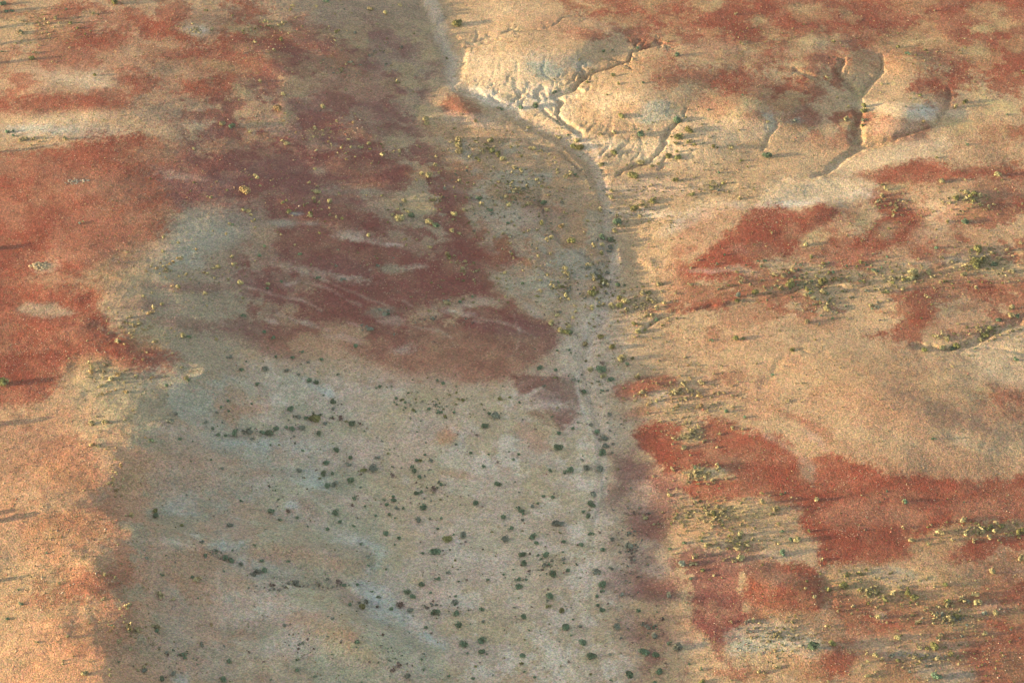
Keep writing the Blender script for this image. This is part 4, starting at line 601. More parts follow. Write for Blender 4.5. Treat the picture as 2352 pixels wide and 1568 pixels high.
TR[2,1] = "85,5,20,y 420,12,18,y 545,10,20,y 570,30,22,g 605,55,16,y 225,80,26,y 258,105,18,y 340,150,20,y 335,220,16,y 240,275,13,y 290,295,32,g 322,358,26,y 440,430,18,y 705,460,26,y 685,488,16,y 455,505,30,r 360,478,10,g 25,500,16,y 320,622,20,y 360,608,24,y 550,640,38,o 830,600,34,g 905,632,30,g 833,675,26,y 1105,35,44,o 920,180,25,y 915,240,28,y 1290,275,34,o 1120,340,52,o 1505,80,28,o 960,465,42,g 985,480,25,g 975,405,25,y 905,385,15,b 940,545,30,y 235,780,18,y 490,890,30,y 497,935,28,y 97,918,13,y 90,1035,24,g 260,1000,16,y 430,1055,22,y 365,1080,18,y 735,955,26,y 750,1000,14,y 730,1115,42,o 840,1025,26,o 980,1045,34,g 1030,1050,20,g 500,1150,28,y 525,1175,18,y 582,1238,18,y 585,1290,20,y 568,1345,24,y 735,1255,30,y 417,1320,26,y 365,1390,32,y 440,1460,32,y 490,1470,38,o 540,1480,30,g 520,1430,28,y 815,1510,34,o 920,1240,36,y 980,1170,32,o 1050,1190,40,y 990,1230,34,o 1345,1035,28,y 1635,1035,22,y 2230,1110,45,o 2070,1185,28,o 2080,1140,36,b 2060,1530,42,o 2120,1540,25,o 1830,1555,20,g 1160,1470,30,y 1220,1450,26,o 1330,1370,26,g 1900,10,20,g 700,890,25,b 1650,210,26,o 1900,175,22,b"
TR[3,1] = "1590,85,32,y 2110,30,30,y 1730,245,32,o 1815,190,30,y 1900,200,28,o 1820,462,36,g 350,665,28,y 1085,160,24,y 1540,700,24,g 1095,790,18,g 1920,700,45,o 1910,820,45,o 1920,870,45,o 2090,850,35,g 2190,725,28,y 2060,750,20,y 2320,660,22,y 225,905,30,y 140,960,32,y 200,1030,42,o 560,930,25,o 600,935,22,g 970,905,24,g 940,865,20,y 510,1010,45,o 755,1005,18,y 845,1015,14,g 1330,935,46,y 1480,930,32,y 1310,980,35,y 1140,1020,26,o 1790,945,30,y 500,1105,34,y 545,1125,20,g 350,1140,30,y 945,1230,26,y 1000,1250,20,b 540,1265,32,y 485,1325,18,g 595,1350,18,g 630,1300,14,y 2040,1440,38,o 2000,1500,38,o 1960,1545,30,y 2250,1250,32,y 2230,1320,33,y 2110,1360,28,g 2130,1500,20,y 360,1380,28,y 2290,1330,25,g 1070,1300,12,o"
TR[0,2] = "1580,108,15,y 1658,235,18,y 1710,325,28,y 1735,350,22,g 1250,315,20,y 850,230,22,y 1540,395,26,g 2215,255,26,g 2105,135,26,b 2260,180,12,g 2095,535,24,g 2030,600,18,g 2100,640,20,g 1960,795,18,g 2003,855,24,g 2150,845,40,g 2080,860,22,g 2290,830,34,b 1390,905,24,g 1655,890,22,g 1940,1080,16,g 965,735,28,y 885,688,15,y 905,963,16,y 975,985,13,y 735,935,12,y 1430,1545,28,o 1715,1405,14,b 1165,465,16,g 20,370,50,o 1620,660,26,b 1560,720,34,b 1895,735,24,b 2040,1165,20,b 2315,570,18,g"
TR[1,2] = "915,33,26,g 418,88,20,g 182,135,18,g 325,140,26,g 613,165,25,g 480,188,16,b 85,250,30,b 280,262,28,b 385,295,22,b 755,300,15,g 490,355,30,g 560,370,28,g 15,385,25,g 700,545,32,g 318,612,32,g 545,705,54,o 465,697,26,g 390,690,30,b 635,750,24,b 300,722,14,b 780,692,20,g 885,748,35,g 832,735,16,o 983,763,10,g 335,795,28,g 283,785,22,g 418,790,32,b 180,800,28,g 120,835,36,g 60,830,28,g 575,838,30,g 215,945,14,o 435,1002,18,g 745,998,34,g 870,1062,30,g 853,1120,26,b 643,1108,34,g 392,1178,30,b 625,1203,32,g 695,1212,24,g 868,1272,44,g 730,1300,35,b 657,1320,30,g 1072,1150,50,b 995,1175,28,o 960,1215,14,d 1115,1058,22,b 1137,407,20,g 1110,425,14,g 1440,348,12,g 1720,375,26,g 1400,468,14,g 1290,520,22,g 1370,550,20,g 1590,615,24,g 1690,640,24,g 1735,685,22,o 1820,645,20,g 1905,535,24,o 1450,622,20,o 2240,520,26,o 2330,510,18,o 2268,408,10,g 2190,670,44,b 2145,665,26,g 2105,765,34,g 1560,930,14,g 1478,825,12,g 1265,752,10,b 1978,1025,22,g 2140,1030,15,g 2095,1145,22,g 2230,1305,32,g 1435,1150,26,g 1460,1185,32,g 1507,1242,28,g 1550,1030,20,g 1610,1090,24,b 1520,1095,24,o 1700,1310,20,g 1465,1385,28,g 1510,1375,22,g 1545,1440,14,b 1690,1443,16,o 1545,1512,40,g 2018,1478,28,g 912,1432,26,g 1255,1415,22,g 1270,1450,28,g 1175,1450,16,g 1195,1490,26,g 1290,1525,26,b 1345,1530,20,g 1000,1505,16,g 735,1555,25,g 130,1550,34,g 1600,1175,14,b 1340,1155,12,b 1225,990,10,g"
TR[2,2] = "675,25,30,y 915,42,34,o 518,70,18,g 420,80,18,g 538,98,14,g 1015,145,46,y 1055,205,24,g 820,250,44,g 725,250,32,y 825,195,24,d 845,310,30,y 900,340,34,g 250,238,30,g 400,260,24,g 570,350,24,b 660,460,28,g 68,557,15,g 100,715,12,g 603,738,14,g 570,795,26,g 428,840,26,g 780,825,34,g 840,880,36,b 850,950,34,b 425,965,40,g 830,1012,38,g 60,1030,18,g 15,1080,20,g 920,1020,12,b 355,1178,20,g 540,1170,34,g 495,1195,26,g 683,1155,32,b 815,1170,38,b 745,1400,36,b 730,1482,38,g 300,1418,24,g 240,1478,20,g 185,1510,26,b 95,1548,28,g 655,1555,24,g 1450,1405,26,y 890,665,24,b 1045,715,12,y 1325,545,26,y 1420,475,14,y 1680,1158,20,g 2300,1470,30,y 1890,1520,28,y 1565,880,20,y 2135,690,20,g 1965,635,26,g 1840,570,18,y 2020,495,18,y 2245,535,14,y 1475,940,16,y"
TR[3,2] = "2280,155,26,g 225,70,28,o 1430,70,30,o 1600,50,34,y 1740,35,40,o 1690,60,28,g 1900,60,14,g 80,1530,34,y 195,1505,14,y 1140,620,14,y 1690,225,16,y 1520,890,20,g 35,300,20,g 920,240,8,y"
TR[0,3] = "1430,20,32,g 1675,112,24,o 1890,390,24,g 2070,410,30,g 2125,440,32,g 1490,568,18,g 1768,590,22,g 1815,788,14,g 1090,290,16,y 960,570,20,y 1065,588,22,y 1100,885,20,y 1158,860,12,y 1120,945,16,y 1238,910,10,y 830,1015,17,y 998,1028,18,y 1025,1035,14,g 1405,1040,20,y 1455,1055,32,y 1440,1085,28,g 1590,790,20,y 620,1135,22,y 560,1050,14,y 75,968,26,g 195,830,22,g 540,650,22,y 1015,1440,20,y 1008,1490,22,y 785,1470,34,y 2105,1362,28,g 2055,1530,36,g 1490,1530,34,g 1330,1450,30,b 1590,1480,32,b 1700,1330,18,b 1325,1408,22,y 1130,705,12,y 1320,685,12,y 585,1360,16,y 930,1415,14,y 2330,560,34,b 2110,110,30,b 2210,470,26,b 340,1185,20,y 1350,420,26,b 570,1390,18,y 170,705,14,g 430,370,16,g"
TR[1,3] = "735,8,30,g 1110,27,20,g 1222,15,22,g 1280,45,14,g 380,45,20,g 235,65,24,g 770,82,26,g 657,157,28,g 898,120,16,g 478,125,12,g 1700,50,18,g 1490,75,30,b 1480,50,20,b 1675,145,20,g 1190,182,30,g 1312,235,24,g 1272,293,14,g 1760,238,42,o 1900,205,34,b 1812,200,14,g 1925,270,16,d 2270,35,36,g 2335,140,26,g 2288,232,42,b 1635,352,46,g 1532,370,20,g 1720,348,12,d 1780,345,15,g 1830,435,16,o 1805,498,12,o 970,285,18,g 1033,410,28,b 1035,488,20,g 1195,520,14,g 1765,552,22,b 1665,602,28,g 1513,650,32,g 1865,630,15,g 2133,612,20,g 2270,565,18,g 1943,620,16,d 1390,722,30,g 1447,767,30,g 1603,738,17,g 1828,815,32,b 1835,765,18,g 1778,770,10,g 1125,775,20,g 1065,720,15,g 935,660,22,g 800,660,24,g 850,665,12,g 370,645,38,b 300,655,20,b 85,530,32,g 20,540,32,b 52,440,22,g 298,445,20,g 160,705,20,b 862,843,26,g 985,865,38,o 1105,860,22,d 1330,845,44,d 1240,883,28,g 1415,890,30,b 1655,915,40,g 1845,915,32,g 2075,883,26,g 2085,998,22,b 1870,1025,38,g 1970,1022,12,g 1628,808,16,d 1573,1055,26,g 1610,1105,14,d 1915,1205,40,g 1950,1285,18,g 2083,1163,42,g 2068,1275,34,g 2115,1300,14,g 1212,1248,10,g 1545,1298,14,b 1258,1445,28,d 1300,1410,22,d 1400,1495,30,b 1770,1500,22,g 2000,1520,24,g 2180,1490,12,b 2020,1410,18,o 380,1445,26,g 700,970,22,b 260,1030,24,b 540,1505,16,g 928,905,12,g 1545,1440,14,g 2280,1078,10,g"
TR[2,3] = "100,10,20,g 105,70,22,b 695,35,32,g 400,95,38,b 450,90,32,b 5,140,14,g 728,195,26,g 200,210,34,g 235,285,28,g 467,262,26,g 640,295,30,g 832,342,28,g 103,380,34,g 110,460,32,g 305,388,40,g 235,388,18,g 463,360,16,g 330,480,24,g 475,462,14,g 375,560,42,g 515,527,26,g 783,528,40,b 830,655,40,g 828,722,20,g 777,765,22,g 133,615,18,g 50,605,28,g 70,665,36,g 348,763,36,g 785,850,24,g 820,890,30,g 335,860,24,o 455,895,30,o 105,950,32,g 25,868,16,b 488,1047,44,g 620,1045,26,b 960,1040,40,b 160,1085,14,g 258,1085,8,g 655,1193,46,g 735,1297,46,g 1310,1133,42,b 1203,1262,48,g 1325,1303,36,g 1520,1230,46,b 1447,1200,22,g 1570,470,38,b 1640,605,18,g 1080,310,38,b 900,1295,22,b 103,1308,30,g 520,1372,16,d 115,1462,16,g 212,1507,20,g 715,1480,18,o 910,1540,16,g 1077,1470,44,g 1357,1445,38,g 1312,1552,28,g 1625,1390,16,g 1165,900,26,g 1585,275,22,g 1745,260,20,g 1750,180,22,y 1780,305,34,y 2090,195,38,y 2100,400,42,y 1450,330,22,g 1850,575,18,y 1930,600,12,y 2215,985,28,y 1750,1545,35,o 2010,1540,14,y 2280,1290,14,y 2140,1485,12,y"
q3 = "395,380,26,o 735,420,24,o 770,437,24,o 930,377,16,o 1103,470,22,y 485,360,10,y 755,143,16,y 840,165,14,y 155,135,22,y 120,140,16,g 78,205,20,g 60,60,15,y 70,97,12,g 1180,310,22,y 1330,95,26,o 1330,235,24,y 870,693,26,o 680,655,18,y 910,635,16,y 880,540,15,y 872,578,12,y 938,487,14,y 240,695,32,g 340,685,20,o 680,773,12,o 565,745,16,y 520,775,14,y 515,855,14,y 50,810,14,y 315,880,12,y 950,770,10,y 880,850,28,g 575,545,20,y 1085,355,8,y 1030,380,8,y 1190,520,20,y"
TR[3,3] = ' '.join('%g,%g,%g,%s' % (float(a)*1.751, float(b)*1.751, float(c)*1.751, d) for a, b, c, d in (e.split(',') for e in q3.split()))
SPOTS = []
for (i, j), txt in TR.items():
    for e in txt.split():
        a, b, r, c = e.split(',')
        SPOTS.append([588*i+float(a)/4, 392*j+float(b)/4, float(r)/4, c])
EDGE = [(-30, 1192, 12, 'g'), (-60, 1182, 10, 'g'), (-20, 142, 8, 'g'), (-35, 100, 9, 'g'), (-18, 60, 8, 'g'), (-25, 570, 8, 'g'), (-40, 975, 10, 'g'), (-15, 25, 8, 'o'), (-20, 1330, 9, 'g'), (-12, 345, 9, 'g')]
BIG = sorted(SPOTS, key=lambda s: -s[2])[:288]
SMALL = sorted(SPOTS, key=lambda s: -s[2])[288:]

rng = random.Random(11)
def leaf_cloud(seed, n, lumps, flat=.8, leaf=.11):
    """leaf faces spread through a few overlapping lumps; unit half-width"""
    r = random.Random(seed); co = []; fa = []
    L = []
    for k in range(lumps):
        a = r.uniform(0, 6.283); d = r.uniform(.0, .58) if lumps > 1 else 0
        L.append((math.cos(a)*d, math.sin(a)*d, r.uniform(.32, .62)*flat, r.uniform(.34, .52)))
    for k in range(n):
        cx, cy, cz, rr = r.choice(L)
        while True:
            v = Vector((r.gauss(0, 1), r.gauss(0, 1), r.gauss(.35, .9)))
            if v.length > .1: break
        v.normalize(); q = rr*r.uniform(.55, 1.08)**.7
        p = Vector((cx, cy, cz))+Vector((v.x*q, v.y*q, v.z*q*flat)); p.z = max(p.z, .03)
        nrm = (v+Vector((r.gauss(0, .5), r.gauss(0, .5), r.gauss(0, .5)))).normalized()
        t = nrm.orthogonal().normalized(); b = nrm.cross(t); an = r.uniform(0, 6.283)
        t, b = t*math.cos(an)+b*math.sin(an), b*math.cos(an)-t*math.sin(an)
        s = leaf*r.uniform(.6, 1.35); i = len(co)
        co += [p-t*s, p-b*s*.6, p+t*s, p+b*s*.6]; fa.append((i, i+1, i+2, i+3))
    return co, fa
def stem_fan(seed, n=9, bare=False):
    r = random.Random(seed); co = []; fa = []
    for k in range(n):
        a = r.uniform(0, 6.283); sp = r.uniform(.2, .75)*(1.25 if bare else 1); p0 = Vector((0, 0, -.06)); p1 = Vector((math.cos(a)*sp*.5, math.sin(a)*sp*.5, .3)); p2 = Vector((math.cos(a)*sp, math.sin(a)*sp, r.uniform(.5, .85)))
        for (A, B, ra, rb) in ((p0, p1, .045, .03), (p1, p2, .03, .012)):
            i = len(co)
            for P, rad in ((A, ra), (B, rb)):
                for m in range(4):
                    u = m*1.5708; co.append(P+Vector((math.cos(u)*rad, math.sin(u)*rad, 0)))
            for m in range(4): fa.append((i+m, i+(m+1) % 4, i+4+(m+1) % 4, i+4+m))
    return co, fa
FOL = [np_mesh('shrub_foliage', [tuple(v) for v in c], f, 4) for c, f in
       [leaf_cloud(1, 620, 6), leaf_cloud(2, 560, 4), leaf_cloud(3, 640, 8, .7), leaf_cloud(4, 520, 3, .9), leaf_cloud(5, 600, 7, .65), leaf_cloud(6, 560, 5, .85)]]
LOOSE = [np_mesh('shrub_foliage', [tuple(v) for v in c], f, 4) for c, f in [leaf_cloud(21, 210, 9, .6, .10), leaf_cloud(22, 180, 8, .7, .10)]]
STM = [np_mesh('shrub_stems', [tuple(v) for v in c], f, 4) for c, f in [stem_fan(1), stem_fan(2), stem_fan(3, 11)]]
DEADM = [np_mesh('shrub_stems', [tuple(v) for v in c], f, 4) for c, f in [stem_fan(8, 40, True), stem_fan(9, 46, True)]]
MAT = dict(y=plain('leaves_sunlit_yellow', (.32, .295, .15)), o=plain('leaves_olive', (.175, .185, .07)), g=plain('leaves_shaded_green', (.105, .175, .105)),  # yellow and dark green put sunlit and shaded looks into the leaf colour
           b=plain('leaves_grey_green', (.17, .20, .16)), d=plain('leaves_withered', (.17, .13, .11)), r=plain('leaves_rusty', (.33, .26, .12)))
WOOD = plain('shrub_wood', (.16, .125, .095)); STONE = plain('pale_stone', (.40, .33, .24)); DRY = plain('dry_grass', (.38, .29, .16))
for m_ in FOL+LOOSE: m_.materials.append(MAT['g'])
for m_ in STM+DEADM: m_.materials.append(WOOD)
WORD = dict(y='straw-yellow', o='olive', g='dark green', b='grey-green', d='withered brown', r='rusty yellow')

# named pieces of country, for telling the shrubs apart
PLACES = [(60, 40, 'on the rippled tan corner at top left'), (220, 170, 'on the pale streak at upper left'), (30, 310, 'on the pale band at the left edge'), (230, 20, 'at the top edge above the red patches'),
 (470, 340, 'on the grey-green swale at upper left'), (540, 290, 'on the grey-green swale at upper left'), (640, 60, 'beside the dark red soil near the top'), (860, 30, 'on the dim slope left of the top wash'), (1050, 50, 'in the wash at the top edge'),
 (660, 250, 'on the purple ground left of the wash'), (780, 270, 'on the purple ground left of the wash'), (860, 335, 'above the upper maroon lobe'), (640, 330, 'above the upper maroon lobe'), (975, 275, 'beside the small pink mound'), (1060, 335, 'on the flat below the pink mound'), (1140, 355, 'on the flat below the pink mound'),
 (1240, 245, 'where the pale gullies meet the wash'), (1290, 120, 'on the pale dome beside its gully'), (1400, 160, 'on the tan slope above the big dome'), (1480, 300, 'on the blue-grey topped dome'), (1570, 300, 'in the gully cutting the second dome'), (1650, 330, 'on the tan flat right of the second dome'), (1290, 320, 'on the bank where the wash bends'), (1320, 340, 'on the bank where the wash bends'), (1440, 380, 'on the pale fan below the domes'), (1540, 360, 'on the pale fan below the domes'),
 (1760, 350, 'at the end of the scalloped hollow'), (1770, 275, 'at the end of the scalloped hollow'), (1960, 240, 'in the deep gully at upper right'), (1900, 180, 'in the deep gully at upper right'), (2110, 270, 'around the pale mound at upper right'), (2200, 240, 'around the pale mound at upper right'), (2240, 400, 'on the red and tan ground near the right edge'), (2160, 460, 'on the golden knoll at right'), (2220, 510, 'below the golden knoll at right'),
 (480, 450, 'at the rim of the big red slope'), (560, 430, 'on the purple ground beside the red slope'), (540, 510, 'on the grey-green slope below the red rim'), (390, 560, 'at the rim of the big red slope'), (510, 610, 'on the grey slope left of the maroon lobes'), (430, 660, 'on the grey slope left of the maroon lobes'), (560, 680, 'below the grey slope left of the lobes'), (300, 740, 'on the tan margin of the red slope'), (430, 770, 'at the head of the shaded valley'), (500, 775, 'at the head of the shaded valley'), (190, 510, 'on the open red slope at left'),
 (730, 430, 'under the upper maroon lobe'), (985, 400, 'right of the upper maroon lobe'), (920, 490, 'on the tan knoll between two maroon lobes'), (990, 510, 'on the tan knoll between two maroon lobes'), (850, 540, 'on the grey gap between maroon lobes'), (1040, 510, 'on the slope under the dark crease'), (970, 560, 'between the two central maroon lobes'), (1090, 430, 'on the speckled flat left of the wash'), (1160, 450, 'on the speckled flat left of the wash'), (1210, 400, 'on the speckled flat left of the wash'), (1250, 470, 'beside the dark side channel'), (1280, 540, 'beside the dark side channel'), (1350, 500, 'between side channel and wash'), (1390, 550, 'in the wash where it widens'),
 (1150, 550, 'above the small red lobe'), (1070, 615, 'under the small red lobe'), (1170, 650, 'right of the central maroon lobe'), (1300, 620, 'on the left bank of the middle wash'), (1270, 660, 'on the left bank of the middle wash'), (1360, 670, 'in the bed of the middle wash'), (1280, 730, 'at the right tip of the brown lobe'), (1300, 760, 'at the right tip of the brown lobe'), (1320, 710, 'on the left bank of the lower wash'), (880, 715, 'in the pale gap within the maroon ground'), (850, 750, 'in the pale gap within the maroon ground'), (620, 640, 'on the streaked purple ground'), (630, 770, 'on the streaked purple ground'), (1050, 690, 'below the central maroon lobe'),
 (1420, 510, 'on the right bank of the upper wash'), (1450, 470, 'on the right bank of the upper wash'), (1450, 400, 'on the right bank of the upper wash'), (1500, 480, 'on the banded flat right of the wash'), (1410, 580, 'in the wash where it widens'), (1420, 650, 'on the right bank of the middle wash'), (1420, 690, 'on the right bank of the middle wash'), (1510, 650, 'on the tan slope right of the middle wash'), (1580, 650, 'on the tan slope right of the middle wash'), (1470, 755, 'in the rill right of the lower wash'), (1380, 770, 'in the bed of the lower wash'), (1700, 680, 'above the striped red spur'), (1690, 780, 'on the tan flat under the striped spur'), (1340, 840, 'in the bed of the lower wash'), (1385, 855, 'where the two washes join'), (1430, 830, 'where the two washes join'),
 (1850, 560, 'at the foot of the bright red patch'), (1820, 640, 'in the brushy drainage right of centre'), (1900, 640, 'in the brushy drainage right of centre'), (2010, 640, 'in the middle of the brushy drainage'), (2100, 630, 'in the middle of the brushy drainage'), (2250, 590, 'in the thicket near the right edge'), (2290, 600, 'in the thicket near the right edge'), (1890, 670, 'below the brushy drainage'), (1900, 720, 'below the brushy drainage'), (2000, 700, 'left of the red patch below the drainage'), (2270, 760, 'along the curved gully at right edge'), (2320, 720, 'along the curved gully at right edge'), (2150, 795, 'at the foot of the curved gully'), (2330, 820, 'on the pale flat at the right edge'), (1820, 800, 'above the broad tan dome'), (1780, 860, 'left of the broad tan dome'), (2100, 880, 'on the broad tan dome'),
 (310, 860, 'in the stony hollow at left'), (200, 840, 'in the stony hollow at left'), (5, 870, 'at the left edge of the red slope'), (240, 960, 'on the shadow line at left'), (430, 860, 'at the top of the shaded valley'), (400, 960, 'on the grey flat left of the valley'), (350, 1010, 'on the grey flat left of the valley'), (540, 860, 'on the brown slope atop the pale flat'), (640, 850, 'on the brown slope atop the pale flat'), (720, 880, 'at the small blue-white bank'), (740, 930, 'at the small blue-white bank'), (520, 930, 'on the dark brushy line at left centre'), (540, 990, 'on the dark brushy line at left centre'), (640, 985, 'on the dark brushy line at left centre'), (700, 960, 'beside the big round olive bush'), (690, 985, 'beside the big round olive bush'), (800, 965, 'right of the big round olive bush'), (820, 790, 'on the brown ground under the lobes'), (870, 880, 'on the brown ground under the lobes'), (1020, 880, 'on the greenish flat below the brown lobe'), (1000, 940, 'on the greenish flat below the brown lobe'), (1150, 920, 'on the greenish flat below the brown lobe'), (1120, 970, 'right of the greenish flat'),
 (770, 1045, 'near the turquoise bank at mid left'), (800, 1070, 'near the turquoise bank at mid left'), (750, 1090, 'above the turquoise bank'), (690, 1090, 'above the turquoise bank'), (850, 1075, 'on the open pale flat left of centre'), (800, 1105, 'on the open pale flat left of centre'), (755, 1110, 'below the turquoise bank'), (955, 1080, 'below the orange oval patch'), (980, 1050, 'below the orange oval patch'), (1080, 1050, 'below the orange oval patch'), (1130, 1080, 'between orange patch and wash'), (960, 1130, 'in the middle of the pale flat'), (900, 1150, 'in the middle of the pale flat'), (975, 1165, 'in the middle of the pale flat'), (1020, 1130, 'in the middle of the pale flat'),
 (1240, 840, 'above the grooved red-brown patch'), (1290, 840, 'above the grooved red-brown patch'), (1340, 900, 'on the left bank opposite the washes'), (1300, 970, 'below the grooved red-brown patch'), (1280, 1020, 'below the grooved red-brown patch'), (1370, 980, 'in the wash at its lower bend'), (1390, 1030, 'in the wash at its lower bend'), (1190, 1050, 'between orange patch and wash'), (1310, 1080, 'on the pale flat beside the lower wash'), (1370, 1080, 'on the pale flat beside the lower wash'), (1360, 1145, 'on the pale flat under the lower wash'), (1240, 1150, 'on the pale flat under the lower wash'), (1490, 920, 'on the stony ground right of the wash'), (1570, 1000, 'on the stony ground within the red plain'), (1540, 1135, 'at the left end of the red plain'), (1700, 1165, 'on the golden scrub below the red plain'), (1790, 1165, 'on the golden scrub below the red plain'), (1660, 930, 'on the shadow-striped tan ground'), (1720, 940, 'on the shadow-striped tan ground'),
 (420, 1180, 'left of the shaded badland humps'), (360, 1155, 'left of the shaded badland humps'), (530, 1270, 'in the hollow beside the turquoise slope'), (470, 1260, 'in the hollow beside the turquoise slope'), (600, 1310, 'in the hollow beside the turquoise slope'), (240, 1320, 'on the lower shadow line at left'), (270, 1400, 'on the lower shadow line at left'), (370, 1440, 'in the lower left dimness'), (40, 1410, 'on the lit corner at lower left'), (200, 1540, 'at the bottom left edge'), (250, 1545, 'at the bottom left edge'), (370, 1550, 'at the bottom edge left of centre'), (520, 1540, 'at the bottom edge left of centre'), (430, 1330, 'on the brown shaded ground at left'), (660, 1170, 'above the shaded badland humps'), (760, 1200, 'above the shaded badland humps'), (690, 1210, 'above the shaded badland humps'), (850, 1280, 'along the turquoise curved rim'), (890, 1220, 'right of the turquoise curved rim'), (910, 1240, 'right of the turquoise curved rim'), (680, 1340, 'in the crease below the badland hump'), (790, 1340, 'in the crease below the badland hump'), (820, 1390, 'at the foot of the brown hump'), (920, 1395, 'at the foot of the brown hump'), (970, 1330, 'on the pale flat right of the humps'), (1000, 1270, 'on the pale flat right of the humps'), (960, 1200, 'on the pale flat right of the humps'), (1030, 1230, 'on the plain above bottom centre'), (1050, 1290, 'on the plain above bottom centre'), (1000, 1405, 'beside the lowest pale blue bank'), (980, 1440, 'beside the lowest pale blue bank'), (1050, 1380, 'in the lower centre plain'), (1050, 1430, 'in the lower centre plain'), (1100, 1400, 'in the lower centre plain'), (1090, 1480, 'near the bottom centre'), (1100, 1550, 'at the bottom centre edge'), (920, 1540, 'at the bottom centre edge'), (1040, 1560, 'at the bottom centre edge'),
 (1160, 1230, 'on the right side of the plain'), (1220, 1240, 'on the right side of the plain'), (1280, 1200, 'on the right side of the plain'), (1200, 1280, 'in the right middle of the plain'), (1260, 1310, 'in the right middle of the plain'), (1350, 1230, 'at the foot of the shaded red margin'), (1380, 1265, 'at the foot of the shaded red margin'), (1190, 1340, 'at the right of the lower plain'), (1265, 1370, 'at the right of the lower plain'), (1380, 1330, 'along the lower shaded red margin'), (1380, 1400, 'along the lower shaded red margin'), (1300, 1440, 'in the row of round bushes near bottom'), (1340, 1480, 'in the row of round bushes near bottom'), (1415, 1440, 'in the row of round bushes near bottom'), (1200, 1505, 'at the bottom right of the plain'), (1230, 1550, 'at the bottom right of the plain'), (1480, 1490, 'below the dull maroon ground'), (1500, 1460, 'below the dull maroon ground'), (1550, 1480, 'below the dull maroon ground'), (1450, 1545, 'at the bottom edge right of centre'), (1515, 1535, 'at the bottom edge right of centre'), (1570, 1290, 'on the dim ground left of the red disc'), (1450, 1250, 'in the shaded maroon thicket'),
 (1620, 1240, 'under the golden scrub at right'), (1700, 1280, 'under the golden scrub at right'), (1840, 1230, 'at the left tip of the striped red plain'), (1940, 1340, 'on the stony island in the red plain'), (2095, 1360, 'on the stony island in the red plain'), (2180, 1340, 'on the stony island in the red plain'), (2090, 1240, 'on the red plain at lower right'), (2330, 1220, 'at the right edge of the red plain'), (2280, 1310, 'at the right edge of the red plain'), (2240, 1380, 'on the stony ground at lower right'), (2150, 1420, 'on the stony ground at lower right'), (2150, 1480, 'near the bottom right corner'), (2060, 1460, 'near the bottom right corner'), (1870, 1480, 'in the grey-green stones at lower right'), (1920, 1480, 'in the grey-green stones at lower right'), (1620, 1560, 'at the bottom edge below the maroon ground'), (2000, 1510, 'at the bottom edge at right'), (2150, 1550, 'at the bottom edge at right'), (1800, 1560, 'at the bottom edge at right'), (1740, 1420, 'on the stones left of the red lobe')]
def place(x, y): return min(PLACES, key=lambda p: (p[0]-x)**2+((p[1]-y)*1.3)**2)[2]
ORD = ['first', 'second', 'third', 'fourth', 'fifth', 'sixth', 'seventh', 'eighth', 'ninth', 'tenth', 'eleventh', 'twelfth', 'thirteenth', 'fourteenth', 'fifteenth']
NUM = ['', 'one', 'two', 'three', 'four', 'five', 'six', 'seven', 'eight', 'nine', 'ten', 'eleven', 'twelve', 'thirteen', 'fourteen', 'fifteen']
def labels(spots):
    cl = {}
    for k, s in enumerate(spots): cl.setdefault((place(s[0], s[1]), s[3]), []).append(k)
    out = {}
    for (pl, c), ks in cl.items():
        if len(ks) == 1: out[ks[0]] = '%s shrub %s' % (WORD[c], pl); continue
        ks = sorted(ks, key=lambda k: -spots[k][2])
        if len(ks) <= 3 and all(spots[a][2] > spots[b][2]*1.14 for a, b in zip(ks, ks[1:])):
            nm = ['larger', 'smaller'] if len(ks) == 2 else ['largest', 'middle-sized', 'smallest']
            for k, q in zip(ks, nm): out[k] = '%s %s shrub %s' % (q, WORD[c], pl)
            continue
        xs = [spots[k][0] for k in ks]; ys = [spots[k][1] for k in ks]
        if max(xs)-min(xs) > (max(ys)-min(ys))*.8:
            ks = sorted(ks, key=lambda k: spots[k][0]); first, last, side = 'leftmost', 'rightmost', 'from left'
        else:
            ks = sorted(ks, key=lambda k: spots[k][1]); first, last, side = 'top', 'lowest', 'from top'
        for n, k in enumerate(ks):
            q = first if n == 0 else last if n == len(ks)-1 else ORD[n]+' '+side
            if len(ks) == 3 and n == 1: q = 'middle'
            out[k] = '%s of the %s %s shrubs %s' % (q, 'two' if len(ks) == 2 else NUM[len(ks)], WORD[c], pl)
    return out
LAB = labels(BIG)
LAB = {k: (v if len(v.split()) <= 16 else v.replace(' of the ', ' of ', 1).replace(' in the middle of the ', ' in the ').replace(' shrubs on the ', ' shrubs, ')) for k, v in LAB.items()}
def set_mesh(name, me, mat, parent=None):
    o = bpy.data.objects.new(name, me); S.collection.objects.link(o)
    if parent is not None: o.parent = parent
    o.material_slots[0].link = 'OBJECT'; o.material_slots[0].material = mat
    return o
def shrub(fx, fy, r, c, label, group, n):
    x, y, z, mpu = ground(fx, fy+r*.55)
    R = r*mpu*1.32
    root = bpy.data.objects.new('desert_shrub', None); S.collection.objects.link(root)
    root.empty_display_size = .3; root.location = (x, y, z-.03); root.rotation_euler.z = rng.uniform(0, 6.28)
    q = rng.uniform(.88, 1.12); root.scale = (R*q, R/q, R*rng.uniform(.95, 1.3)*(2.0 if group.endswith('edge') else 1))
    tag(root, label, 'shrub', group)
    if c == 'd': set_mesh('stems', DEADM[n % 2], MAT['d'], root); set_mesh('foliage', LOOSE[n % 2], MAT['d'], root)
    else:
        set_mesh('foliage', FOL[n % len(FOL)], MAT[c], root); set_mesh('stems', STM[n % 3], WOOD, root)
for n, (fx, fy, r, c) in enumerate(BIG):
    shrub(fx, fy, r, c, LAB[n], 'shrubs scattered over the desert ground', n)
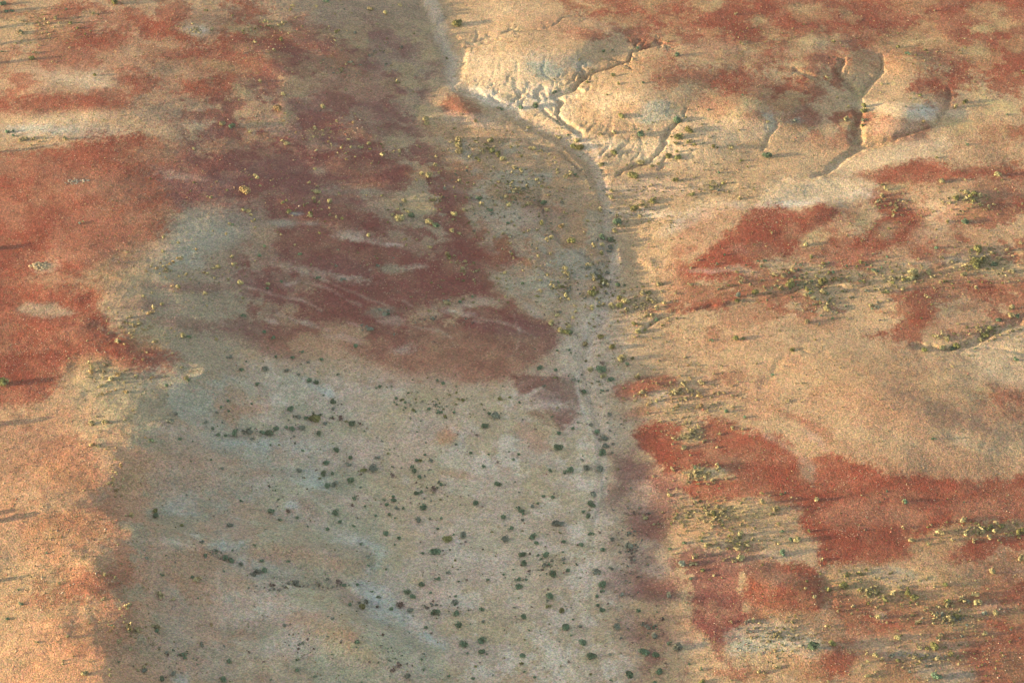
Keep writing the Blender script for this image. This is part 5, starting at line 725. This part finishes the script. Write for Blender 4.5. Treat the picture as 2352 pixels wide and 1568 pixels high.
for n, (fx, fy, r, c) in enumerate(EDGE):
    shrub(fx, fy, r, c, 'dark green shrub at the left edge casting a long shadow inward', 'shrubs beyond the left edge', n)

# the hundreds of smaller shrubs and tufts: one stuff object per kind of growth
def merged(name, items, mats, kind_label, cat):
    co = []; fa = []; mi = []; off = 0
    for (src, x, y, z, sx, sz, rot, m) in items:
        v, f = src; c_, s_ = math.cos(rot), math.sin(rot)
        P = np.empty_like(v); P[:, 0] = x+(v[:, 0]*c_-v[:, 1]*s_)*sx; P[:, 1] = y+(v[:, 0]*s_+v[:, 1]*c_)*sx; P[:, 2] = z+v[:, 2]*sz
        co.append(P); fa.append(f+off); mi.append(np.full(len(f), m)); off += len(v)
    me = np_mesh(name, np.concatenate(co), np.concatenate(fa), fa[0].shape[1])
    for m in mats: me.materials.append(m)
    me.polygons.foreach_set('material_index', np.concatenate(mi).astype(np.int32))
    o = bpy.data.objects.new(name, me); S.collection.objects.link(o)
    return tag(o, kind_label, cat, None, 'stuff')
def arr(cf): return np.array([tuple(v) for v in cf[0]], float), np.array(cf[1])
SM = [arr(leaf_cloud(31+k, 110, 3, .8, .2)) for k in range(5)]
keys = ['y', 'o', 'g', 'b', 'd', 'r']
items = []
for n, (fx, fy, r, c) in enumerate(SMALL):
    x, y, z, mpu = ground(fx, fy+r*.5); R = r*mpu*1.3
    items.append((SM[n % 5], x, y, z-.02, R, R*rng.uniform(.8, 1.1), rng.uniform(0, 6), keys.index(c)))
merged('small_shrubs', items, [MAT[k] for k in keys], 'small low shrubs dotted thinly over the whole ground', 'ground cover')

# low growth in patches: x, y, rx, ry, count, colours
LOW = [(1180, 440, 170, 110, 190, 'yyob'), (1100, 340, 90, 40, 50, 'yyo'), (1000, 460, 70, 60, 45, 'yo'), (1300, 660, 60, 90, 60, 'yyob'), (1480, 470, 70, 80, 70, 'yo'),
 (1480, 700, 90, 70, 90, 'yyo'), (1640, 430, 120, 40, 50, 'yo'), (1560, 330, 90, 50, 50, 'ob'), (1850, 650, 160, 40, 120, 'yyog'), (2080, 640, 160, 36, 90, 'yyo'), (2260, 600, 100, 50, 110, 'yyo'),
 (1900, 700, 130, 60, 70, 'yob'), (2270, 760, 80, 26, 60, 'yyo'), (1560, 900, 140, 70, 120, 'yyr'), (1640, 1180, 140, 36, 150, 'yyyo'), (1600, 1090, 60, 24, 70, 'yy'), (1590, 995, 36, 24, 50, 'yy'),
 (1700, 1250, 120, 40, 70, 'yyo'), (2000, 1360, 130, 50, 90, 'yyo'), (2180, 1420, 130, 50, 110, 'yyob'), (1780, 1460, 110, 45, 170, 'byyo'), (2120, 1510, 180, 50, 170, 'byyo'), (2250, 1220, 110, 24, 70, 'yyo'),
 (500, 1270, 140, 30, 40, 'bg'), (680, 1345, 150, 14, 50, 'bbd'), (1000, 1390, 100, 18, 26, 'bdg'), (560, 990, 120, 22, 50, 'gbb'), (1000, 930, 130, 36, 80, 'ogbg'), (1250, 1300, 150, 240, 130, 'ogbd'), (1000, 1120, 180, 110, 80, 'ogbd'),
 (760, 960, 130, 60, 50, 'gbd'), (620, 1120, 130, 90, 45, 'gbd'), (900, 1500, 120, 60, 30, 'gbd'), (700, 1480, 180, 70, 40, 'gbd'), (1450, 1260, 50, 150, 130, 'dbb'), (1500, 1440, 90, 80, 60, 'dbg'),
 (430, 1500, 110, 60, 40, 'gbd'), (260, 1100, 60, 120, 60, 'yyr'), (300, 1450, 110, 90, 60, 'yyr'), (380, 620, 80, 80, 60, 'yyr'), (500, 640, 110, 80, 40, 'yb'), (310, 760, 60, 60, 60, 'yyr'),
 (620, 60, 120, 50, 60, 'yyo'), (780, 160, 80, 30, 36, 'yb'), (740, 300, 140, 50, 50, 'yyr'), (900, 350, 120, 30, 36, 'yyo'), (450, 70, 36, 16, 26, 'yy'), (1700, 100, 300, 60, 60, 'oy'), (2150, 120, 180, 60, 70, 'oy'),
 (1330, 180, 120, 60, 24, 'oy'), (2060, 480, 120, 60, 50, 'yyo'), (2230, 460, 80, 30, 60, 'yyo'), (1380, 1000, 70, 80, 40, 'bgd'), (1350, 880, 90, 40, 30, 'gbo'), (1540, 520, 170, 150, 60, 'ooy'), (1950, 620, 420, 130, 90, 'ooyg'), (1850, 880, 300, 60, 30, 'oy'), (2050, 1150, 300, 60, 24, 'oyg'), (1450, 300, 200, 60, 26, 'oog'), (2100, 250, 250, 100, 26, 'oog'), (860, 120, 160, 120, 60, 'yyob'), (700, 470, 260, 120, 90, 'yyo'), (1060, 620, 130, 70, 60, 'yyo'), (1380, 640, 40, 160, 90, 'yyob'), (90, 60, 110, 60, 70, 'yyo'), (240, 860, 80, 40, 60, 'yyr'), (830, 610, 200, 40, 24, 'yb'), (960, 740, 200, 30, 24, 'bd'), (60, 320, 60, 20, 24, 'yy')]
TU = [arr(leaf_cloud(51+k, 26, 2, .75, .34)) for k in range(6)]
items = []
for (cx, cy, rx, ry, n, cs) in LOW:
    for k in range(int(n*(2.3 if cx > 1000 and cs[0] == 'y' else 1.3))):
        a = rng.uniform(0, 6.283); q = abs(rng.gauss(0, .75))
        fx, fy = cx+math.cos(a)*rx*q, cy+math.sin(a)*ry*q
        x, y, z, mpu = ground(fx, fy); R = (.07+.26*rng.random()**2)*(1 if rng.random() < .85 else 1.8)*(1.3 if cs[:2] == 'yy' else 1)
        items.append((TU[k % 6], x, y, z-.02, R, R*rng.uniform(.7, 1.1), rng.uniform(0, 6), keys.index(rng.choice(cs))))
merged('low_scrub', items, [MAT[k] for k in keys], 'low scrub and tufts gathered in loose patches', 'ground cover')

# grass tufts and stones over everything, thinner on the bare clay
nr = np.random.RandomState(5)
def scatter(n, dens):
    X = nr.uniform(-90, 90, n*4); Y = nr.uniform(-74, 104, n*4); Z = heights(X, Y); fx, fy = project(X, Y, Z)
    k = (fx > -60) & (fx < 2412) & (fy > -60) & (fy < 1640)
    X, Y, Z, fx, fy = X[k], Y[k], Z[k], fx[k], fy[k]
    p = dens(fx, fy)*(.25+1.5*np.clip(fbm(X*.16, Y*.16, 6, 4)+.5, 0, 1)**2)
    k = nr.rand(len(X)) < p; return X[k][:n], Y[k][:n], Z[k][:n], fx[k][:n], fy[k][:n]
def bumpf(fx, fy, L, base):
    d = np.full(fx.shape, base)
    for (cx, cy, rx, ry, v) in L: d = np.maximum(d, v*np.exp(-(((fx-cx)/rx)**2+((fy-cy)/ry)**2)))
    return d
def instances(name, X, Y, Z, size, vert, face, mats, label, cat, squash=1.0, sink=.02):
    n = len(X); a = nr.uniform(0, 6.283, n); c, s = np.cos(a), np.sin(a)
    V = len(vert); v = np.array(vert, float)
    jit = nr.uniform(.72, 1.3, (n, V, 3)); vv = v[None]*jit*size[:, None, None]
    P = np.empty((n, V, 3)); P[..., 0] = X[:, None]+vv[..., 0]*c[:, None]-vv[..., 1]*s[:, None]
    P[..., 1] = Y[:, None]+vv[..., 0]*s[:, None]+vv[..., 1]*c[:, None]; P[..., 2] = Z[:, None]+vv[..., 2]*squash-sink
    F = (np.array(face)[None]+np.arange(n)[:, None, None]*V).reshape(-1, len(face[0]))
    me = np_mesh(name, P.reshape(-1, 3), F, len(face[0]))
    for m in mats: me.materials.append(m)
    me.polygons.foreach_set('material_index', np.repeat(nr.randint(0, len(mats), n), len(face)).astype(np.int32))
    o = bpy.data.objects.new(name, me); S.collection.objects.link(o); return tag(o, label, cat, None, 'stuff')
OCT_V = [(1, 0, 0), (0, 1, 0), (-1, 0, 0), (0, -1, 0), (0, 0, .9), (0, 0, -.6)]
OCT_F = [(0, 1, 4), (1, 2, 4), (2, 3, 4), (3, 0, 4), (1, 0, 5), (2, 1, 5), (3, 2, 5), (0, 3, 5)]
STL = [(120, 1300, 170, 170, 1.5), (180, 1050, 140, 100, 1.3), (230, 850, 110, 60, .9), (260, 1170, 60, 120, .8), (130, 1500, 150, 90, .7), (300, 610, 90, 60, .6), (1620, 1190, 130, 50, .8), (1580, 1000, 60, 70, .9),
 (2050, 1400, 260, 60, .7), (1760, 1460, 150, 60, 1.), (2180, 1520, 260, 60, .9), (1560, 900, 140, 60, .6), (1480, 700, 110, 110, .5), (1150, 430, 200, 120, .5), (620, 90, 160, 90, .5), (120, 780, 160, 110, .4), (2300, 1180, 80, 60, .6), (780, 290, 160, 60, .5), (1840, 260, 70, 50, .7), (2170, 230, 60, 50, .6)]
X, Y, Z, fx, fy = scatter(42000, lambda a, b: bumpf(a, b, STL, .10)*.55)
sz = .045+.08*nr.rand(len(X))**2.2+(nr.rand(len(X)) < .03)*.08
STONE2 = plain('tan_stone', (.34, .25, .165)); STONE3 = plain('red_stone', (.33, .15, .10))
instances('loose_stones', X, Y, Z, sz, OCT_V, OCT_F, [STONE, STONE2, STONE2, STONE3], 'loose pale and rusty stones strewn over the ground', 'stones', .8, .0)
TV = [(-.5, .1, 0), (.5, 0, 0), (0, .3, 1), (0, -.6, 0), (.1, .5, 0), (.5, -.1, .9), (.3, -.5, 0), (-.3, .5, 0), (-.6, -.1, .8)]
TF = [(0, 1, 2), (3, 4, 5), (6, 7, 8)]
GRL = [(1800, 660, 500, 90, 1.), (1600, 480, 250, 120, .9), (1500, 750, 200, 130, .9), (2150, 500, 300, 120, .7), (1650, 930, 250, 60, .9), (1700, 1200, 200, 60, .9), (2100, 1380, 300, 60, .8), (2050, 1500, 400, 70, .8), (1180, 430, 220, 130, .8), (1200, 60, 200, 60, .4),
 (1600, 200, 200, 90, .5), (1900, 100, 400, 80, .5), (500, 120, 300, 100, .5), (120, 80, 200, 70, .8), (250, 280, 250, 50, .5), (200, 1250, 200, 250, .7), (220, 900, 140, 90, .8), (2000, 900, 300, 100, .35), (1250, 640, 100, 120, .6)]
X, Y, Z, fx, fy = scatter(42000, lambda a, b: bumpf(a, b, GRL, .16)*.8)
sz = .07+.13*nr.rand(len(X))**2
instances('dry_grass', X, Y, Z, sz, TV, TF, [DRY, MAT['y'], MAT['o']], 'short dry grass tufts growing across the tan ground', 'grass', 1.0, .01)

# ------------------------------------------------------------------ rock outcrops
def rock_mesh(seed, n, spread, s0, s1):
    r = random.Random(seed); co = []; fa = []
    for k in range(n):
        a = r.uniform(0, 6.283); d = spread*math.sqrt(r.random()); cx, cy = math.cos(a)*d*1.5, math.sin(a)*d; s = r.uniform(s0, s1)*(1.2-.5*d/spread)
        i = len(co); ring = 7
        prof = [(-.3, 1.0), (.25, 1.0), (.6, .72), (.78, .35)]
        for (h, q) in prof:
            for m in range(ring):
                u = m*6.283/ring+h; j = r.uniform(.8, 1.2)
                co.append((cx+math.cos(u)*s*q*j*1.15, cy+math.sin(u)*s*q*j, h*s*r.uniform(.85, 1.1)))
        for p in range(3):
            for m in range(ring): fa.append((i+p*ring+m, i+p*ring+(m+1) % ring, i+(p+1)*ring+(m+1) % ring, i+(p+1)*ring+m))
        t = i+3*ring; co.append((cx, cy, .84*s)); c_ = len(co)-1
        for m in range(0, ring): fa.append((t+m, t+(m+1) % ring, c_, c_))
    # drop the doubled corner of the cap faces
    me = bpy.data.meshes.new('rock'); me.from_pydata(co, [], [tuple(dict.fromkeys(f)) for f in fa]); me.validate(); me.update(); return me
ROCKS = [(95, 612, 1.1, .12, .30, 60, 'P', 'pale yellow crumbly rock mound on the red slope, shadow to its right'),
 (175, 418, 1.1, .07, .17, 46, 'W', 'low whitish rock outcrop high on the red slope'), (193, 416, .6, .08, .2, 16, 'W', 'grey boulder heap closing the right end of the whitish outcrop'),
 (440, 70, 1.2, .07, .18, 50, 'P', 'pale rubble knoll ringed by dark red soil near the top'), (205, 30, .9, .07, .16, 26, 'T', 'small golden rubble knoll near the top left corner'),
 (118, 1165, .9, .05, .13, 26, 'P', 'string of pale stones on the lit corner at lower left'), (100, 1325, .2, .07, .15, 3, 'W', 'single bright white stone on the lit ground at lower left'),
 (1200, 200, .1, .05, .1, 2, 'P', 'tiny pale boulder on the cream dome beside the gully'), (1208, 300, .35, .14, .24, 5, 'W', 'bright eroded block standing where the gully meets the wash'),
 (2120, 1520, .25, .1, .2, 4, 'P', 'small pale boulders near the bottom right corner'), (2307, 1050+0, .3, .06, .14, 7, 'P', 'pale stone cluster at the right edge of the red plain'),
 (1712, 620, .7, .04, .10, 40, 'P', 'oval heap of pale rubble in the bright red patch')]
ROCKM = {k: plain('rock_'+n_, c, .1) for k, n_, c in (('P', 'cream', (.30, .24, .15)), ('W', 'whitish', (.24, .22, .17)), ('T', 'tan', (.30, .22, .13)))}
for n, (fx, fy, sp, s0, s1, cnt, m, lab) in enumerate(ROCKS):
    x, y, z, mpu = ground(fx, fy); o = bpy.data.objects.new('rock_outcrop', rock_mesh(70+n, cnt, sp, s0, s1)); S.collection.objects.link(o)
    o.data.materials.append(ROCKM[m]); o.location = (x, y, z-.03); tag(o, lab, 'rocks', 'rock outcrops on the open ground')

# ------------------------------------------------------------------ thin haze between the aircraft and the ground
hx, hy0, hy1, hz0, hz1 = 3700., -3700., 3700., float(GZ.min())-1, float(CAM[2])+12
hv = [(x, y, z) for z in (hz0, hz1) for (x, y) in ((-hx, hy0), (hx, hy0), (hx, hy1), (-hx, hy1))]
hm = bpy.data.meshes.new('haze'); hm.from_pydata(hv, [], [(3, 2, 1, 0), (4, 5, 6, 7), (0, 1, 5, 4), (1, 2, 6, 5), (2, 3, 7, 6), (3, 0, 4, 7)])
ho = bpy.data.objects.new('haze', hm); S.collection.objects.link(ho); ho['kind'] = 'stuff'; ho['label'] = 'thin pale haze lying over the whole desert'; ho['category'] = 'haze'
mh = bpy.data.materials.new('haze'); mh.use_nodes = True; t = mh.node_tree; t.nodes.remove(t.nodes['Principled BSDF'])
pv = t.nodes.new('ShaderNodeVolumePrincipled'); pv.inputs['Color'].default_value = (.9, .92, .95, 1); pv.inputs['Density'].default_value = .00005
t.links.new(pv.outputs[0], t.nodes['Material Output'].inputs['Volume']); hm.materials.append(mh)
